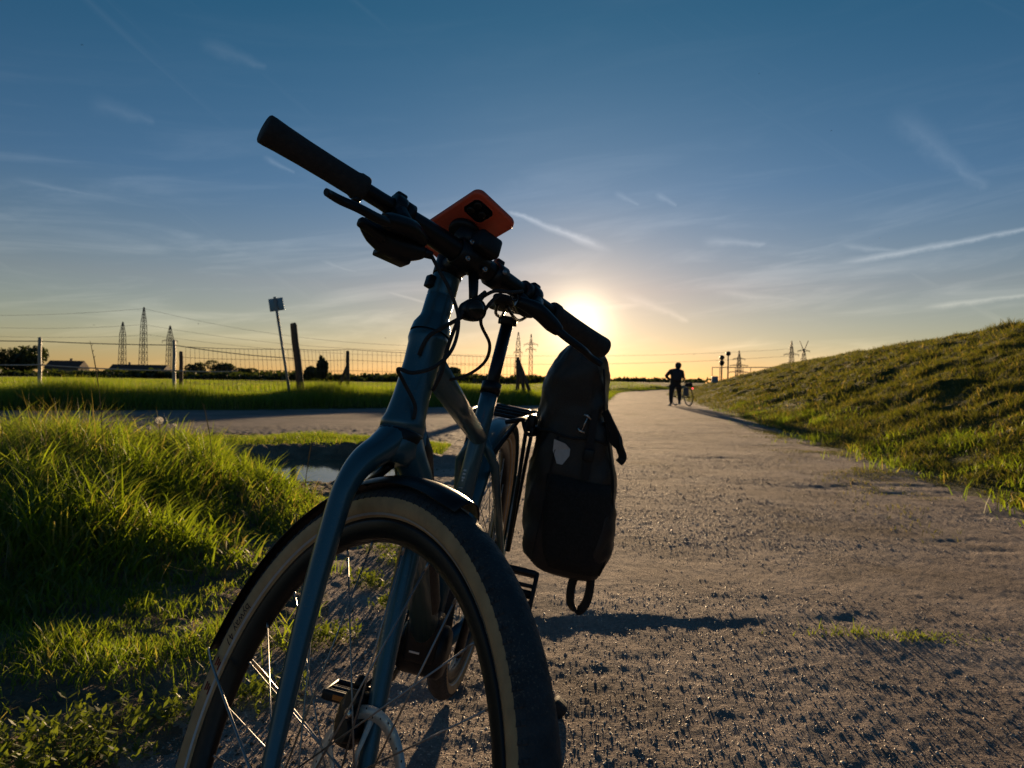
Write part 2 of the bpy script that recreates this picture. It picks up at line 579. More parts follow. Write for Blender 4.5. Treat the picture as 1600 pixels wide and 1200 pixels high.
def H(x, y, fine=True):
    x = np.asarray(x, float)
    y = np.asarray(y, float)
    l = x - path_mid(y)
    z = 0.0042 * np.clip(y - 5, 0, 130)
    z = z + 0.75 * sstep(46, 110, y) * sstep(-8, 6, x - 0.06 * y)
    # dike on the right
    lump = 0.20 * fbm(x * 1.1, y * 0.8, 3, 3) + 0.11 * fbm(x * 2.9, y * 2.3, 9, 3, 0.6)
    t = np.clip((l - 2.85) / (7.2 + 0.06 * np.clip(y, 0, 90)), 0, 1)
    ht = 2.72 * (0.82 * t + 0.18 * t * t * (3 - 2 * t)) * 1.0
    fall = sstep(18.5, 27, l)
    z = z + (ht + lump * sstep(0.02, 0.25, t)) * (1 - fall)
    # bank of tall grass on the left
    b = bank_w(x, y)
    k = sstep(0.0, 1.1, b) * sstep(1.5, 3.2, y) * (1 - sstep(4.6, 7.0, y))
    z = z + 0.24 * k + 0.05 * sstep(0, 0.3, b) * (1 - sstep(5, 6.5, y)) * fbm(x * 2.5, y * 2.5, 14, 3) + 0.04 * sstep(0, 0.4, b) * (1 - sstep(5, 6.5, y))
    # verge bank beyond the side road
    br = beyond_road(x, y)
    m = sstep(0.0, 1.2, br) * (1 - sstep(-1.5, 1.5, l + 2.6)) * (y > 0)
    z = z + m * (0.28 + 0.10 * fbm(x * 0.6, y * 0.6, 31, 3))
    # puddle hollow and its muddy rim
    pr = pond_r(x, y)
    z = z - 0.05 * (1 - sstep(0.65, 1.1, pr)) + (0.012 + 0.05 * sstep(0.0, 0.4, y - POND[1])) * (sstep(0.98, 1.2, pr) - sstep(1.35, 1.9, pr)) * (1 + 1.6 * fbm(x * 4, y * 4, 40, 3))
    # hummocky strip between puddle and road
    z = z + 0.07 * sstep(7.0, 7.8, y) * (1 - sstep(9.0, 10.0, y)) * sstep(0.2, 1.2, -0.4 - x)
    if fine:
        d = np.hypot(x, y)
        near = 1 - sstep(9, 16, d)
        onp = sstep(-1.2, -0.5, x) * (1 - sstep(2.6, 3.0, l))
        soil = (1 - sstep(-0.95, -0.55, x)) * near
        # worn ridge across the path: the far side lies 2-3 cm higher
        lip = 2.50 + 0.16 * fbm(x * 1.6, y * 0 + 2.2, 52, 4) + 0.02 * x
        z = z + 0.012 * (sstep(lip - 0.08, lip + 0.02, y) * (1 - sstep(lip + 0.25, lip + 1.3, y))) * sstep(-0.25, 0.2, x) * (1 - sstep(0.7, 1.7, x)) * onp * (0.75 + 0.7 * fbm(x * 2.3, y * 0.5, 53, 3))
        z = z + near * (0.006 * fbm(x * 1.3, y * 1.3, 60, 2) + 0.0030 * fbm(x * 11, y * 11, 61, 3, 0.65) + 0.0023 * fbm(x * 45, y * 45, 62, 2, 0.7)) * np.where(pr < 1.0, 0.0, 1.0)
        ruts = fbm(x * 0.9 + 3, y * 2.2, 70, 4)
        z = z - 0.009 * near * onp * sstep(0.22, 0.6, ruts)
        z = z + soil * 0.03 * np.abs(fbm(x * 6.5, y * 6.5, 63, 3, 0.6)) + soil * 0.012 * fbm(x * 16, y * 16, 64, 2)
    return z


def classify(x, y):
    """0 soil, 1 path, 2 side road, 3 meadow, 4 dike"""
    l = x - path_mid(y)
    nz = 0.22 * fbm(x * 1.6, y * 1.2, 80, 4) + 0.10 * fbm(x * 7, y * 7, 81, 2)
    c = np.full(x.shape, 3)
    near = (y < 11) & (x < 3) & (y > -40)
    c[near] = 0
    c[(l > -0.95 + nz) & (l < 2.75 + nz) & (y > 8)] = 1
    c[(x > -0.72 + 1.3 * nz) & (l < 2.75 + nz * 1.4) & (y <= 9.5)] = 1
    road = in_poly(x + nz, y + nz, ROAD) & ~(l > -0.95)
    c[road] = 2
    c[l >= 2.75 + nz * 1.4] = 4
    c[(c == 0) & (x < -9)] = 3
    return c


def build_land():
    # one sheet, finer where it is near the lens
    r = np.concatenate([np.geomspace(0.45, 12, 430), np.geomspace(12, 150, 190)[1:], np.geomspace(150, 9000, 40)[1:]])
    a_in = np.radians(np.linspace(-44, 44, 820))
    a_out = np.radians(np.linspace(44, 316, 70))[1:]
    a = np.concatenate([a_in, a_out])
    A, Rr = np.meshgrid(a, r)
    X, Y = Rr * np.sin(A), Rr * np.cos(A)
    Z = H(X, Y)
    n, k = Z.shape
    V = np.stack([X, Y, Z], -1).reshape(-1, 3)
    idx = np.arange(n * k).reshape(n, k)
    j2 = np.roll(idx, -1, 1)
    q = np.stack([idx[:-1], j2[:-1], j2[1:], idx[1:]], -1).reshape(-1, 4)[:, ::-1]
    mid = V[q].mean(1)
    cl = classify(mid[:, 0], mid[:, 1])
    # the little disc under the camera
    names = ('ground', 'path', 'side_road', 'meadow', 'embankment')
    mats = (M['soil'], M['gravel'], M['asphalt'], M['meadow'], M['turf'])
    labels = ('bare trodden soil beside the path, under and left of the bicycle', 'grey gravel path running away along the foot of the grassy dike',
              'worn asphalt side road crossing behind the puddle', 'flat green meadow beyond the side road and fence', 'long grassy dike slope along the right side of the path')
    for c in range(5):
        qq = q[cl == c]
        if not len(qq):
            continue
        u, inv = np.unique(qq, return_inverse=True)
        me = np_mesh(names[c], V[u], inv.reshape(-1, 4), None, [mats[c]], smooth=True)
        add_obj(names[c], me, label=labels[c], kind='structure')
    rim = V[idx[0]]
    cpt = np.array([[0, 0, float(H(np.array([0.0]), np.array([0.0]))[0])]])
    vs = np.concatenate([rim, cpt])
    tr = np.stack([np.arange(k), (np.arange(k) + 1) % k, np.full(k, k)], -1)[:, ::-1]
    add_obj('ground', np_mesh('ground', vs, None, tr, [M['gravel']], smooth=True), label='gravel directly below the lens', kind='structure')


build_land()


def build_water():
    m, T, out = material('puddle_water')
    b = T.node('ShaderNodeBsdfPrincipled')
    T.l.new(b.outputs[0], out.inputs[0])
    pos = T.node('ShaderNodeNewGeometry').outputs['Position']
    T.put(b.inputs['Base Color'], T.mix(T.noise(pos, 3.0, 4), (0.10, 0.085, 0.055), (0.16, 0.14, 0.09)))
    b.inputs['Roughness'].default_value = 0.06
    b.inputs['IOR'].default_value = 1.33
    bp = T.node('ShaderNodeBump')
    bp.inputs['Strength'].default_value = 0.05
    bp.inputs['Distance'].default_value = 0.01
    T.put(bp.inputs['Height'], T.noise(pos, 14.0, 2))
    T.l.new(bp.outputs[0], b.inputs['Normal'])
    zw = float(H(np.array([POND[0]]), np.array([POND[1]]))[0]) + 0.042
    vs = [(POND[0], POND[1], zw)]
    n = 72
    for k in range(n):
        t = 2 * math.pi * k / n
        vs.append((POND[0] + 1.30 * math.cos(t), POND[1] + 1.12 * math.sin(t), zw))
    tr = [(0, 1 + k, 1 + (k + 1) % n) for k in range(n)]
    add_obj('puddle', np_mesh('puddle', np.array(vs), None, np.array(tr), [m]), label='small muddy puddle reflecting the sky between the grass bank and the side road', kind='structure')


build_water()


# ------------------------------------------------------------------ grass and stones
def blades(P, h, w, az, lean, curl, seg=3, tint=None, name='grass', mat=None, **kw):
    """P (n,3) roots; each blade is a tapering bent strip of seg-1 quads and a tip triangle"""
    n = len(P)
    d = np.stack([np.cos(az), np.sin(az), np.zeros(n)], 1)
    side = np.stack([-np.sin(az), np.cos(az), np.zeros(n)], 1)
    tw = RNG.uniform(-1.4, 1.4, n)
    side = side * np.cos(tw)[:, None] + d * np.sin(tw)[:, None]
    ts = np.linspace(0, 1, seg + 1)
    V = np.zeros((n, 2 * seg + 1, 3))
    for i, t in enumerate(ts):
        off = lean * t + curl * t * t
        up = np.sqrt(np.maximum(1 - (0.65 * off) ** 2, 0.08)) * t
        c = P + d * (h * off * t ** 0.3 * 0.8)[:, None]
        c[:, 2] += h * up
        if i < seg:
            ww = (w * (1 - t ** 1.6) * 0.5 + w * 0.06)[:, None]
            V[:, 2 * i] = c - side * ww
            V[:, 2 * i + 1] = c + side * ww
        else:
            V[:, 2 * seg] = c
    m = 2 * seg + 1
    base = (np.arange(n) * m)[:, None]
    q = np.concatenate([base + np.array([2 * i, 2 * i + 1, 2 * i + 3, 2 * i + 2]) for i in range(seg - 1)], 0) if seg > 1 else np.zeros((0, 4), np.int64)
    t = base + np.array([2 * seg - 2, 2 * seg - 1, 2 * seg])
    tint = RNG.random(n) if tint is None else tint
    me = np_mesh(name, V.reshape(-1, 3), q, t, [mat], attr=np.repeat(tint, m))
    return add_obj(name, me, **kw)


def scatter(n, x0, x1, y0, y1, fn, persp=False):
    """random points in a box, kept with probability fn(x, y)"""
    if persp:
        y = np.exp(RNG.uniform(math.log(y0), math.log(y1), n))
    else:
        y = RNG.uniform(y0, y1, n)
    x = RNG.uniform(x0, x1, n)
    p = fn(x, y)
    k = RNG.random(n) < p
    return x[k], y[k]


def grass_patch(name, x, y, hmin, hmax, wid, mat, label, seg=3, lean=(0.05, 0.5), curl=(0.1, 0.9), clump=2.0, sink=0.01, tint=None, hfac=None):
    z = H(x, y)
    cl = np.clip(0.5 + 1.1 * fbm(x * clump, y * clump, 90, 3), 0, 1)
    h = hmin + (hmax - hmin) * cl * RNG.uniform(0.45, 1.1, len(x))
    if hfac is not None:
        h = h * hfac(x, y)
    az = RNG.uniform(0, 2 * np.pi, len(x))
    return blades(np.stack([x, y, z - sink], 1), h, wid * RNG.uniform(0.6, 1.3, len(x)), az, RNG.uniform(*lean, len(x)), RNG.uniform(*curl, len(x)), seg, tint, name, mat, label=label, kind='stuff')


def build_grass():
    # tall grass on the bank
    def f(x, y):
        b = bank_w(x, y)
        return sstep(-0.02, 0.18, b) * (y > 1.75) * (x > -0.80 * y - 0.9)
    x, y = scatter(78000, -5.5, -0.7, 1.75, 6.0, f)
    grass_patch('grass', x, y, 0.06, 0.36, 0.0082, M['grass'], 'tall sunlit grass growing on the bank left of the bicycle', 4, hfac=lambda x, y: 0.42 + 0.70 * sstep(0.0, 0.7, bank_w(x, y)), clump=3.4)
    x, y = scatter(9000, -5.5, -0.8, 1.9, 5.6, f)
    grass_patch('grass', x, y, 0.16, 0.46, 0.0105, M['grass'], 'long coarse grass blades standing out of the bank', 5, lean=(0.1, 0.95), curl=(0.2, 1.3), clump=2.3, hfac=lambda x, y: 0.45 + 0.6 * sstep(0.0, 0.8, bank_w(x, y)))
    x, y = scatter(4200, -5.5, -0.8, 1.9, 5.6, f)
    grass_patch('grass', x, y, 0.14, 0.44, 0.0035, M['straw'], 'dry pale stems among the grass of the bank', 4, lean=(0.05, 0.7), curl=(0.0, 0.6), clump=2.7, hfac=lambda x, y: 0.5 + 0.6 * sstep(0.0, 0.8, bank_w(x, y)))
    # tuft in front of the bank and thin low grass towards the lens
    def f2(x, y):
        a = np.exp(-(((x + 1.16) / 0.30) ** 2 + ((y - 2.12) / 0.22) ** 2))
        b = 0.75 * sstep(-0.5, 0.1, bank_w(x, y)) * sstep(0.1, 0.45, 0.28 + fbm(x * 3, y * 3, 92, 3))
        c = 0.35 * sstep(0.0, 0.5, -0.95 - x) * sstep(0.0, 0.3, fbm(x * 4, y * 4, 93, 3))
        return np.clip(np.maximum(np.maximum(a, b), c), 0, 1) * (x > -0.80 * y - 0.4)
    x, y = scatter(42000, -2.4, -0.6, 0.95, 3.1, f2)
    grass_patch('grass', x, y, 0.03, 0.15, 0.0044, M['grass'], 'short shaded grass tuft in front of the tall bank', 3, clump=3.0)
    # strip between puddle and side road, and grass around the puddle
    def f3(x, y):
        l = sstep(7.55, 8.1, y + 0.3 * fbm(x * 1.5, y, 95, 3)) * (1 - sstep(9.3, 10.2, y + 0.12 * (x + 2.5)))
        r = 0.6 * (y > 7.0) * sstep(1.25, 1.5, pond_r(x, y)) * sstep(0.0, 0.2, 0.05 + fbm(x * 2, y * 2, 96, 3)) * (x < -1.5)
        return np.clip(np.maximum(l * (x < -0.75), r), 0, 1) * (~in_poly(x, y, ROAD)) * (bank_w(x, y) < 0.1)
    x, y = scatter(70000, -8.5, -0.5, 5.4, 10.4, f3)
    grass_patch('grass', x, y, 0.03, 0.13, 0.006, M['grass'], 'low grass strip between the puddle and the side road', 2, clump=1.2)
    # verge of tall grass on the far side of the side road
    def f4(x, y):
        br = beyond_road(x, y)
        return sstep(0.0, 0.35, br) * (1 - sstep(2.4, 3.6, br)) * (x < 2.2)
    x, y = scatter(330000, -21, 2.6, 9, 29, f4)
    grass_patch('grass', x, y, 0.18, 0.62, 0.010, M['grass'], 'dark tall grass verge along the far edge of the side road', 2, lean=(0.02, 0.3), clump=0.55)
    # left edge of the far path
    def f5(x, y):
        l = x - path_mid(y)
        return sstep(-0.95, -1.15, l) * sstep(-4.5, -1.4, l)
    x, y = scatter(60000, 1.0, 22, 22, 75, f5)
    grass_patch('grass', x, y, 0.10, 0.45, 0.022, M['grass'], 'grass fringe along the far left edge of the path', 2, clump=0.4)
    # the meadow behind
    def f6(x, y):
        br = beyond_road(x, y)
        return sstep(1.5, 3.0, br) * (x - path_mid(y) < -3.0) * (abs(x) < 0.8 * y)
    x, y = scatter(190000, -70, 16, 15, 110, f6, True)
    grass_patch('grass', x, y, 0.08, 0.30, 0.03, M['grass'], 'sunlit meadow grass between the fence and the trees', 1, clump=0.2)
    # the dike
    def f7(x, y):
        l = x - path_mid(y)
        return sstep(2.7, 3.1, l + 0.3 * fbm(x * 2, y * 2, 97, 3)) * (l < 13.5) * (x < 0.80 * y + 0.9)
    x, y = scatter(360000, 2.4, 24, 3.2, 16, f7, True)
    grass_patch('grass', x, y, 0.015, 0.20, 0.0088, M['grass_dike'], 'short tussocky grass on the near part of the dike slope', 2, lean=(0.1, 0.95), clump=3.1)
    x, y = scatter(300000, 4.0, 48, 15, 85, f7, True)
    grass_patch('grass', x, y, 0.03, 0.26, 0.024, M['grass_dike'], 'short grass on the far part of the dike slope', 1, lean=(0.1, 0.9), clump=1.5)
    # lush green foot of the dike
    def f8(x, y):
        l = x - path_mid(y)
        return np.exp(-((l - 3.35) / 0.5) ** 2) * np.clip(0.35 + 2.8 * fbm(x * 1.3, y * 1.3, 98, 3), 0, 1)
    x, y = scatter(150000, 2.8, 9, 3.4, 24, f8, True)
    grass_patch('grass', x, y, 0.03, 0.22, 0.0085, M['grass'], 'lush taller grass along the foot of the dike', 2, clump=1.6)
    # thin fringe creeping on to the gravel and a sprig on the path
    def f9(x, y):
        l = x - path_mid(y)
        return np.exp(-((l - 2.5) / 0.45) ** 2) * sstep(-0.05, 0.3, fbm(x * 2.2, y * 2.2, 99, 3))
    x, y = scatter(90000, 2.0, 5, 3.4, 14, f9, True)
    grass_patch('grass', x, y, 0.015, 0.06, 0.005, M['grass_dike'], 'sparse grass creeping on to the gravel at the foot of the dike', 2)
    def f10(x, y):
        return np.exp(-(((x - 1.36) / 0.16) ** 2 + ((y - 2.33) / 0.04) ** 2)) * 0.8 + 0.5 * np.exp(-(((x - 1.10) / 0.10) ** 2 + ((y - 2.36) / 0.03) ** 2))
    x, y = scatter(9000, 0.7, 1.9, 2.1, 2.6, f10)
    grass_patch('grass', x, y, 0.018, 0.060, 0.0042, M['weed'], 'tiny sprigs of yellow-green grass growing in the gravel', 2)


build_grass()


def build_stalks():
    spots = [(-2.02, 3.55, 0.78, 0.25, 'tall dry seed stalk arching above the bank'), (-2.62, 3.5, 0.62, -0.1, 'thin grass stalk at the far left of the bank'),
             (-1.62, 3.9, 0.52, 0.3, 'slender grass blade standing up left of the dandelion clock'), (-1.18, 4.1, 0.50, -0.15, 'slender grass blade standing up right of the dandelion clock')]
    for (x, y, h, bend, lab) in spots:
        z = float(H(np.array([x]), np.array([y]))[0])
        pts = [(x + bend * 0.5 * (t ** 2.2) * h * -1, y + 0.05 * t, z - 0.02 + h * (t - 0.06 * t * t)) for t in np.linspace(0, 1, 9)]
        mb = MB()
        mb.tube(pts, [0.0022] * 5 + [0.0018, 0.003, 0.0026, 0.0006], 6)
        for k in range(6):
            p = Vector(pts[7]) + (Vector(pts[8]) - Vector(pts[7])) * (k / 6)
            mb.tube([p, p + Vector((0.006 * (-1) ** k, 0.003, 0.012))], [0.002, 0.0004], 5)
        mb.build('grass_stalk', M['straw'], label=lab, cat='grass stalk', group='single stalks on the bank')


build_stalks()


def build_dandelion():
    # px (249, 656): a white seed head on the crest of the bank
    m_seed, T, out = material('seed_fluff')
    d = T.node('ShaderNodeBsdfDiffuse')
    t = T.node('ShaderNodeBsdfTranslucent')
    n = T.noise(T.node('ShaderNodeNewGeometry').outputs['Position'], 300.0, 2)
    c = T.mix(n, (0.75, 0.72, 0.66), (0.9, 0.88, 0.82))
    T.put(d.inputs[0], c)
    T.put(t.inputs[0], c)
    mx = T.node('ShaderNodeMixShader')
    T.l.new(d.outputs[0], mx.inputs[1])
    T.l.new(t.outputs[0], mx.inputs[2])
    T.l.new(mx.outputs[0], out.inputs[0])
    for (u, v, Y, rr, lab) in ((249, 657, 3.9, 0.019, 'round white dandelion clock on the crest of the grass bank'), (232, 668, 3.8, 0.011, 'smaller half-bare dandelion clock left of the round one'),
                               (272, 665, 3.95, 0.011, 'ragged dandelion clock right of the round one')):
        p = pix(u, v, Y)
        z = float(H(np.array([p.x]), np.array([p.y]))[0])
        o = empty('dandelion', Matrix.Translation((p.x, p.y, z)), label=lab, cat='dandelion', group='dandelion clocks on the bank')
        hgt = p.z - z
        MB().tube([(0, 0, -0.02), (0.008, 0, hgt * 0.5), (0, 0, hgt)], 0.0022, 6, curve=4).build('stem', M['weed'], o)
        mb = MB()
        for k in range(150):
            d_ = Vector(RNG.normal(size=3)).normalized()
            e = d_.orthogonal().normalized()
            c0 = Vector((0, 0, hgt))
            a, b_ = c0 + d_ * rr * 0.25, c0 + d_ * rr
            w_ = d_.cross(e)
            mb._add([a - e * 0.0004, a + e * 0.0004, b_ + e * 0.0004, b_ - e * 0.0004], [[0, 1, 2, 3]])
            for q in range(3):
                g = e * math.cos(q * 1.05) + w_ * math.sin(q * 1.05)
                mb._add([b_ - g * rr * 0.32, b_ + d_ * 0.0012, b_ + g * rr * 0.32, b_ - d_ * 0.0006], [[0, 1, 2, 3]])
        mb.build('seed_head', m_seed, o, merge=False)


def pix(u, v, Y):
    """the point that stands at distance Y in front of the lens and is seen at picture point (u, v)"""
    x, y = u - 800.0, v - 600.0
    c, s = math.cos(ROLL), math.sin(ROLL)
    x, y = c * x + s * y, -s * x + c * y
    return Vector((x * Y / FPX, Y, CAM_H - y * Y / FPX + 0.00087 * Y))


build_dandelion()


def build_weeds():
    """low broad-leaved weeds on the bare soil"""
    spots = [(-0.92, 1.62, 0.10), (-0.80, 1.70, 0.09), (-0.99, 1.55, 0.09), (-0.70, 1.76, 0.08), (-1.06, 1.50, 0.08), (-0.86, 1.52, 0.07), (-0.62, 1.83, 0.075), (-1.13, 1.43, 0.08), (-0.95, 1.42, 0.08),
             (-0.62, 2.18, 0.07), (-0.55, 2.25, 0.055), (-0.42, 2.6, 0.06), (-0.47, 3.2, 0.08), (-0.36, 3.0, 0.07), (-0.60, 3.45, 0.09), (-0.33, 3.4, 0.07), (-0.55, 2.85, 0.06), (-0.45, 3.65, 0.08)]
    groups = ((0, 9, 'patch of low yellow-green weeds covering the soil at the lower left'), (9, 11, 'small clump of yellow-green weeds seen between the spokes'), (11, 18, 'scattered low weeds covering the soil behind the front wheel'))
    for (g0, g1, lab) in groups:
        mb = MB()
        for (x, y, r) in spots[g0:g1]:
            z = hz0(x, y)
            for k in range(60):
                a = random.uniform(0, 2 * math.pi)
                d = random.uniform(0, r) ** 0.9 * 1.25
                b = Vector((x + d * math.cos(a), y + d * math.sin(a) * 0.7, z - 0.003))
                tip = b + Vector((random.uniform(-.012, .012), random.uniform(-.012, .012), random.uniform(0.012, 0.058)))
                L = random.uniform(0.012, 0.028)
                for q in range(4):
                    an = random.uniform(0, 2 * math.pi)
                    base = b.lerp(tip, random.uniform(0.3, 1.0))
                    o1 = Vector((math.cos(an), math.sin(an), random.uniform(0.2, 1.1))).normalized()
                    s_ = o1.cross(Vector((0, 0, 1))).normalized()
                    mb._add([base, base + o1 * L * 0.45 + s_ * L * 0.22, base + o1 * L, base + o1 * L * 0.45 - s_ * L * 0.22], [[0, 1, 2, 3]], 0, False)
                mb._add([b, b + Vector((0.001, 0, 0)), tip], [[0, 1, 2]], 0, False)
        o = mb.build('weeds', M['weed'], merge=False, kind='stuff', label=lab)
        a = o.data.attributes.new('tint', 'FLOAT', 'POINT')
        a.data.foreach_set('value', RNG.random(len(o.data.vertices)).astype(np.float32))


def hz0(x, y):
    return float(H(np.array([x]), np.array([y]))[0])


build_weeds()


def build_stones():
    """loose chippings: small faceted stones joined into one sheet of rubble each"""
    base = np.array([(1, 0, -0.2), (-1, 0, -0.2), (0, 1, -0.2), (0, -1, -0.2), (0, 0, 1)], float)
    fc = np.array([(0, 2, 4), (2, 1, 4), (1, 3, 4), (3, 0, 4)])          # the buried underside is left open
    def field(x, y, smin, smax, name, label, mat):
        n = len(x)
        z = H(x, y)
        s = smin * (smax / smin) ** (RNG.random(n) ** 2.4)
        V = base[None] * RNG.uniform(0.55, 1.25, (n, 5, 1))
        V = V * np.stack([s, s * RNG.uniform(0.6, 1.2, n), s * RNG.uniform(0.4, 0.8, n)], 1)[:, None, :]
        a = RNG.uniform(0, 2 * np.pi, n)
        c, sn = np.cos(a)[:, None], np.sin(a)[:, None]
        V = np.stack([V[..., 0] * c - V[..., 1] * sn, V[..., 0] * sn + V[..., 1] * c, V[..., 2]], -1)
        V = V + np.stack([x, y, z - s * 0.16], 1)[:, None, :]
        F = (np.arange(n) * 5)[:, None, None] + fc[None]
        me = np_mesh(name, V.reshape(-1, 3), None, F.reshape(-1, 3), [mat], attr=np.repeat(RNG.random(n) ** 1.6, 5))
        add_obj(name, me, label=label, kind='stuff')
    def onpath(x, y):
        l = x - path_mid(y)
        return (l < 2.9) * (x > -0.75) * (np.abs(x) < 0.78 * y + 0.3) * np.clip(0.52 + 1.8 * fbm(x * 0.9, y * 1.3, 120, 4, 0.6), 0.12, 1)
    x, y = scatter(200000, -0.9, 3.6, 1.1, 4.6, onpath, True)
    field(x, y, 0.0014, 0.0075, 'gravel', 'loose small stones scattered over the path around the bicycle', M['pebble'])
    x, y = scatter(110000, -0.9, 5.0, 3.6, 15, onpath, True)
    field(x, y, 0.0035, 0.012, 'gravel', 'loose stones scattered over the path farther along', M['pebble'])
    def debris(x, y):
        a = np.exp(-(((x - 2.15) / 0.55) ** 2 + ((y - 6.1) / 0.45) ** 2)) + 0.7 * np.exp(-(((x - 1.75) / 0.4) ** 2 + ((y - 5.2) / 0.3) ** 2)) + 0.6 * np.exp(-(((x - 2.9) / 0.5) ** 2 + ((y - 6.9) / 0.25) ** 2))
        return a * sstep(0.0, 0.3, fbm(x * 4, y * 5, 131, 3))
    x, y = scatter(9000, 0.8, 4.0, 4.4, 7.6, debris)
    field(x, y, 0.004, 0.022, 'rubble', 'dark clods and plant litter dropped on the middle of the path', M['mud'])
    def onsoil(x, y):
        return (x < -0.4) * (bank_w(x, y) < 0.05) * (np.abs(x) < 0.8 * y + 0.2) * 0.7
    x, y = scatter(26000, -1.6, -0.2, 1.1, 5.0, onsoil, True)
    field(x, y, 0.0018, 0.011, 'gravel', 'small clods and stones on the bare soil', M['soil'])
    def rim(x, y):
        pr = pond_r(x, y)
        return np.exp(-((pr - 1.18) / 0.13) ** 2) * 0.8
    x, y = scatter(1600, -3.2, 0.2, 5.4, 7.8, rim)
    field(x, y, 0.008, 0.04, 'rubble', 'dark mud clods around the rim of the puddle', M['soil'])


build_stones()

# ------------------------------------------------------------------ bicycle
PAINT = pbr('teal_blue_paint', (0.034, 0.105, 0.142), 0.30, 0.30, 0.04, 8.0, 0.02, 600.0, coat=0.35, rvar=0.05, dust=0.55)
BLACK = pbr('black_anodised', (0.012, 0.013, 0.015), 0.38, 0.5, 0.15, 60.0, 0.05, 500.0)
RUBBER = pbr('black_rubber', (0.022, 0.022, 0.023), 0.75, 0.0, 0.25, 60.0, 0.5, 700.0)
TREAD = pbr('dusty_tyre_tread', (0.030, 0.032, 0.036), 0.72, 0.0, 0.45, 35.0, 0.8, 260.0, dust=0.9)
TAN = pbr('tan_sidewall', (0.46, 0.295, 0.145), 0.7, 0.0, 0.22, 26.0, 0.3, 500.0, dust=0.6)
PLASTIC = pbr('black_plastic', (0.008, 0.009, 0.011), 0.45, 0.0, 0.2, 50.0, 0.08, 400.0, spec=0.35)
ROTOR = pbr('brushed_rotor_steel', (0.60, 0.59, 0.57), 0.42, 0.55, 0.10, 90.0, 0.1, 500.0)
STEEL = pbr('bright_steel', (0.58, 0.55, 0.52), 0.28, 1.0, 0.08, 80.0)
DULLSTEEL = pbr('dull_steel', (0.34, 0.34, 0.35), 0.42, 1.0, 0.12, 80.0, 0.1, 400.0)
STRIP = pbr('reflective_strip', (0.42, 0.44, 0.46), 0.4, 0.2, 0.1, 80.0)
INK = pbr('dark_print', (0.05, 0.018, 0.016), 0.7, 0.0, 0.2, 200.0)
GREYINK = pbr('light_grey_print', (0.55, 0.58, 0.60), 0.6, 0.0, 0.1, 200.0)
LENS = pbr('lamp_glass', (0.02, 0.017, 0.015), 0.08, 0.0, 0.05, 50.0, spec=0.3)
WHITE = pbr('white_reflector', (0.75, 0.74, 0.72), 0.4, 0.0, 0.05, 80.0)
SADDLE = pbr('saddle_vinyl', (0.012, 0.012, 0.013), 0.75, 0.0, 0.2, 60.0, 0.25, 600.0, spec=0.2)

BX, BY, PSI, LEAN = -0.1486, 1.8997, math.radians(-98.1242), math.radians(10.2529)
BIKE_M = Matrix.Translation((BX, BY, 0.0)) @ Matrix.Rotation(PSI, 4, 'Z') @ Matrix.Rotation(-LEAN, 4, 'X')
WB, RW, HA, OFF = 1.1163, 0.357, math.radians(70.0563), 0.0451
DELTA = math.radians(47.4688)
AXV = Vector((-math.cos(HA), 0, math.sin(HA)))                # steering axis, upwards
NV = Vector((math.sin(HA), 0, math.cos(HA)))
ROTS = Matrix.Rotation(DELTA, 3, AXV)
SF, SL = ROTS @ NV, ROTS @ Vector((0, 1, 0))                  # steered forward and leftward directions
P0 = Vector((WB, 0, RW)) - OFF * NV


def S(s, f, l):
    """a point on the steered front end: s up along the steering axis, f forward, l to the rider's left"""
    return P0 + s * AXV + f * SF + l * SL


BB = Vector((0.46, 0, 0.285))
SA = math.radians(71.45)
SEATV = Vector((-math.cos(SA), 0, math.sin(SA)))
bike = empty('bicycle', BIKE_M, label='dark teal city bicycle with tan-wall tyres leaning on its stand on the path', cat='bicycle')


def ring_prof(pts):
    return pts


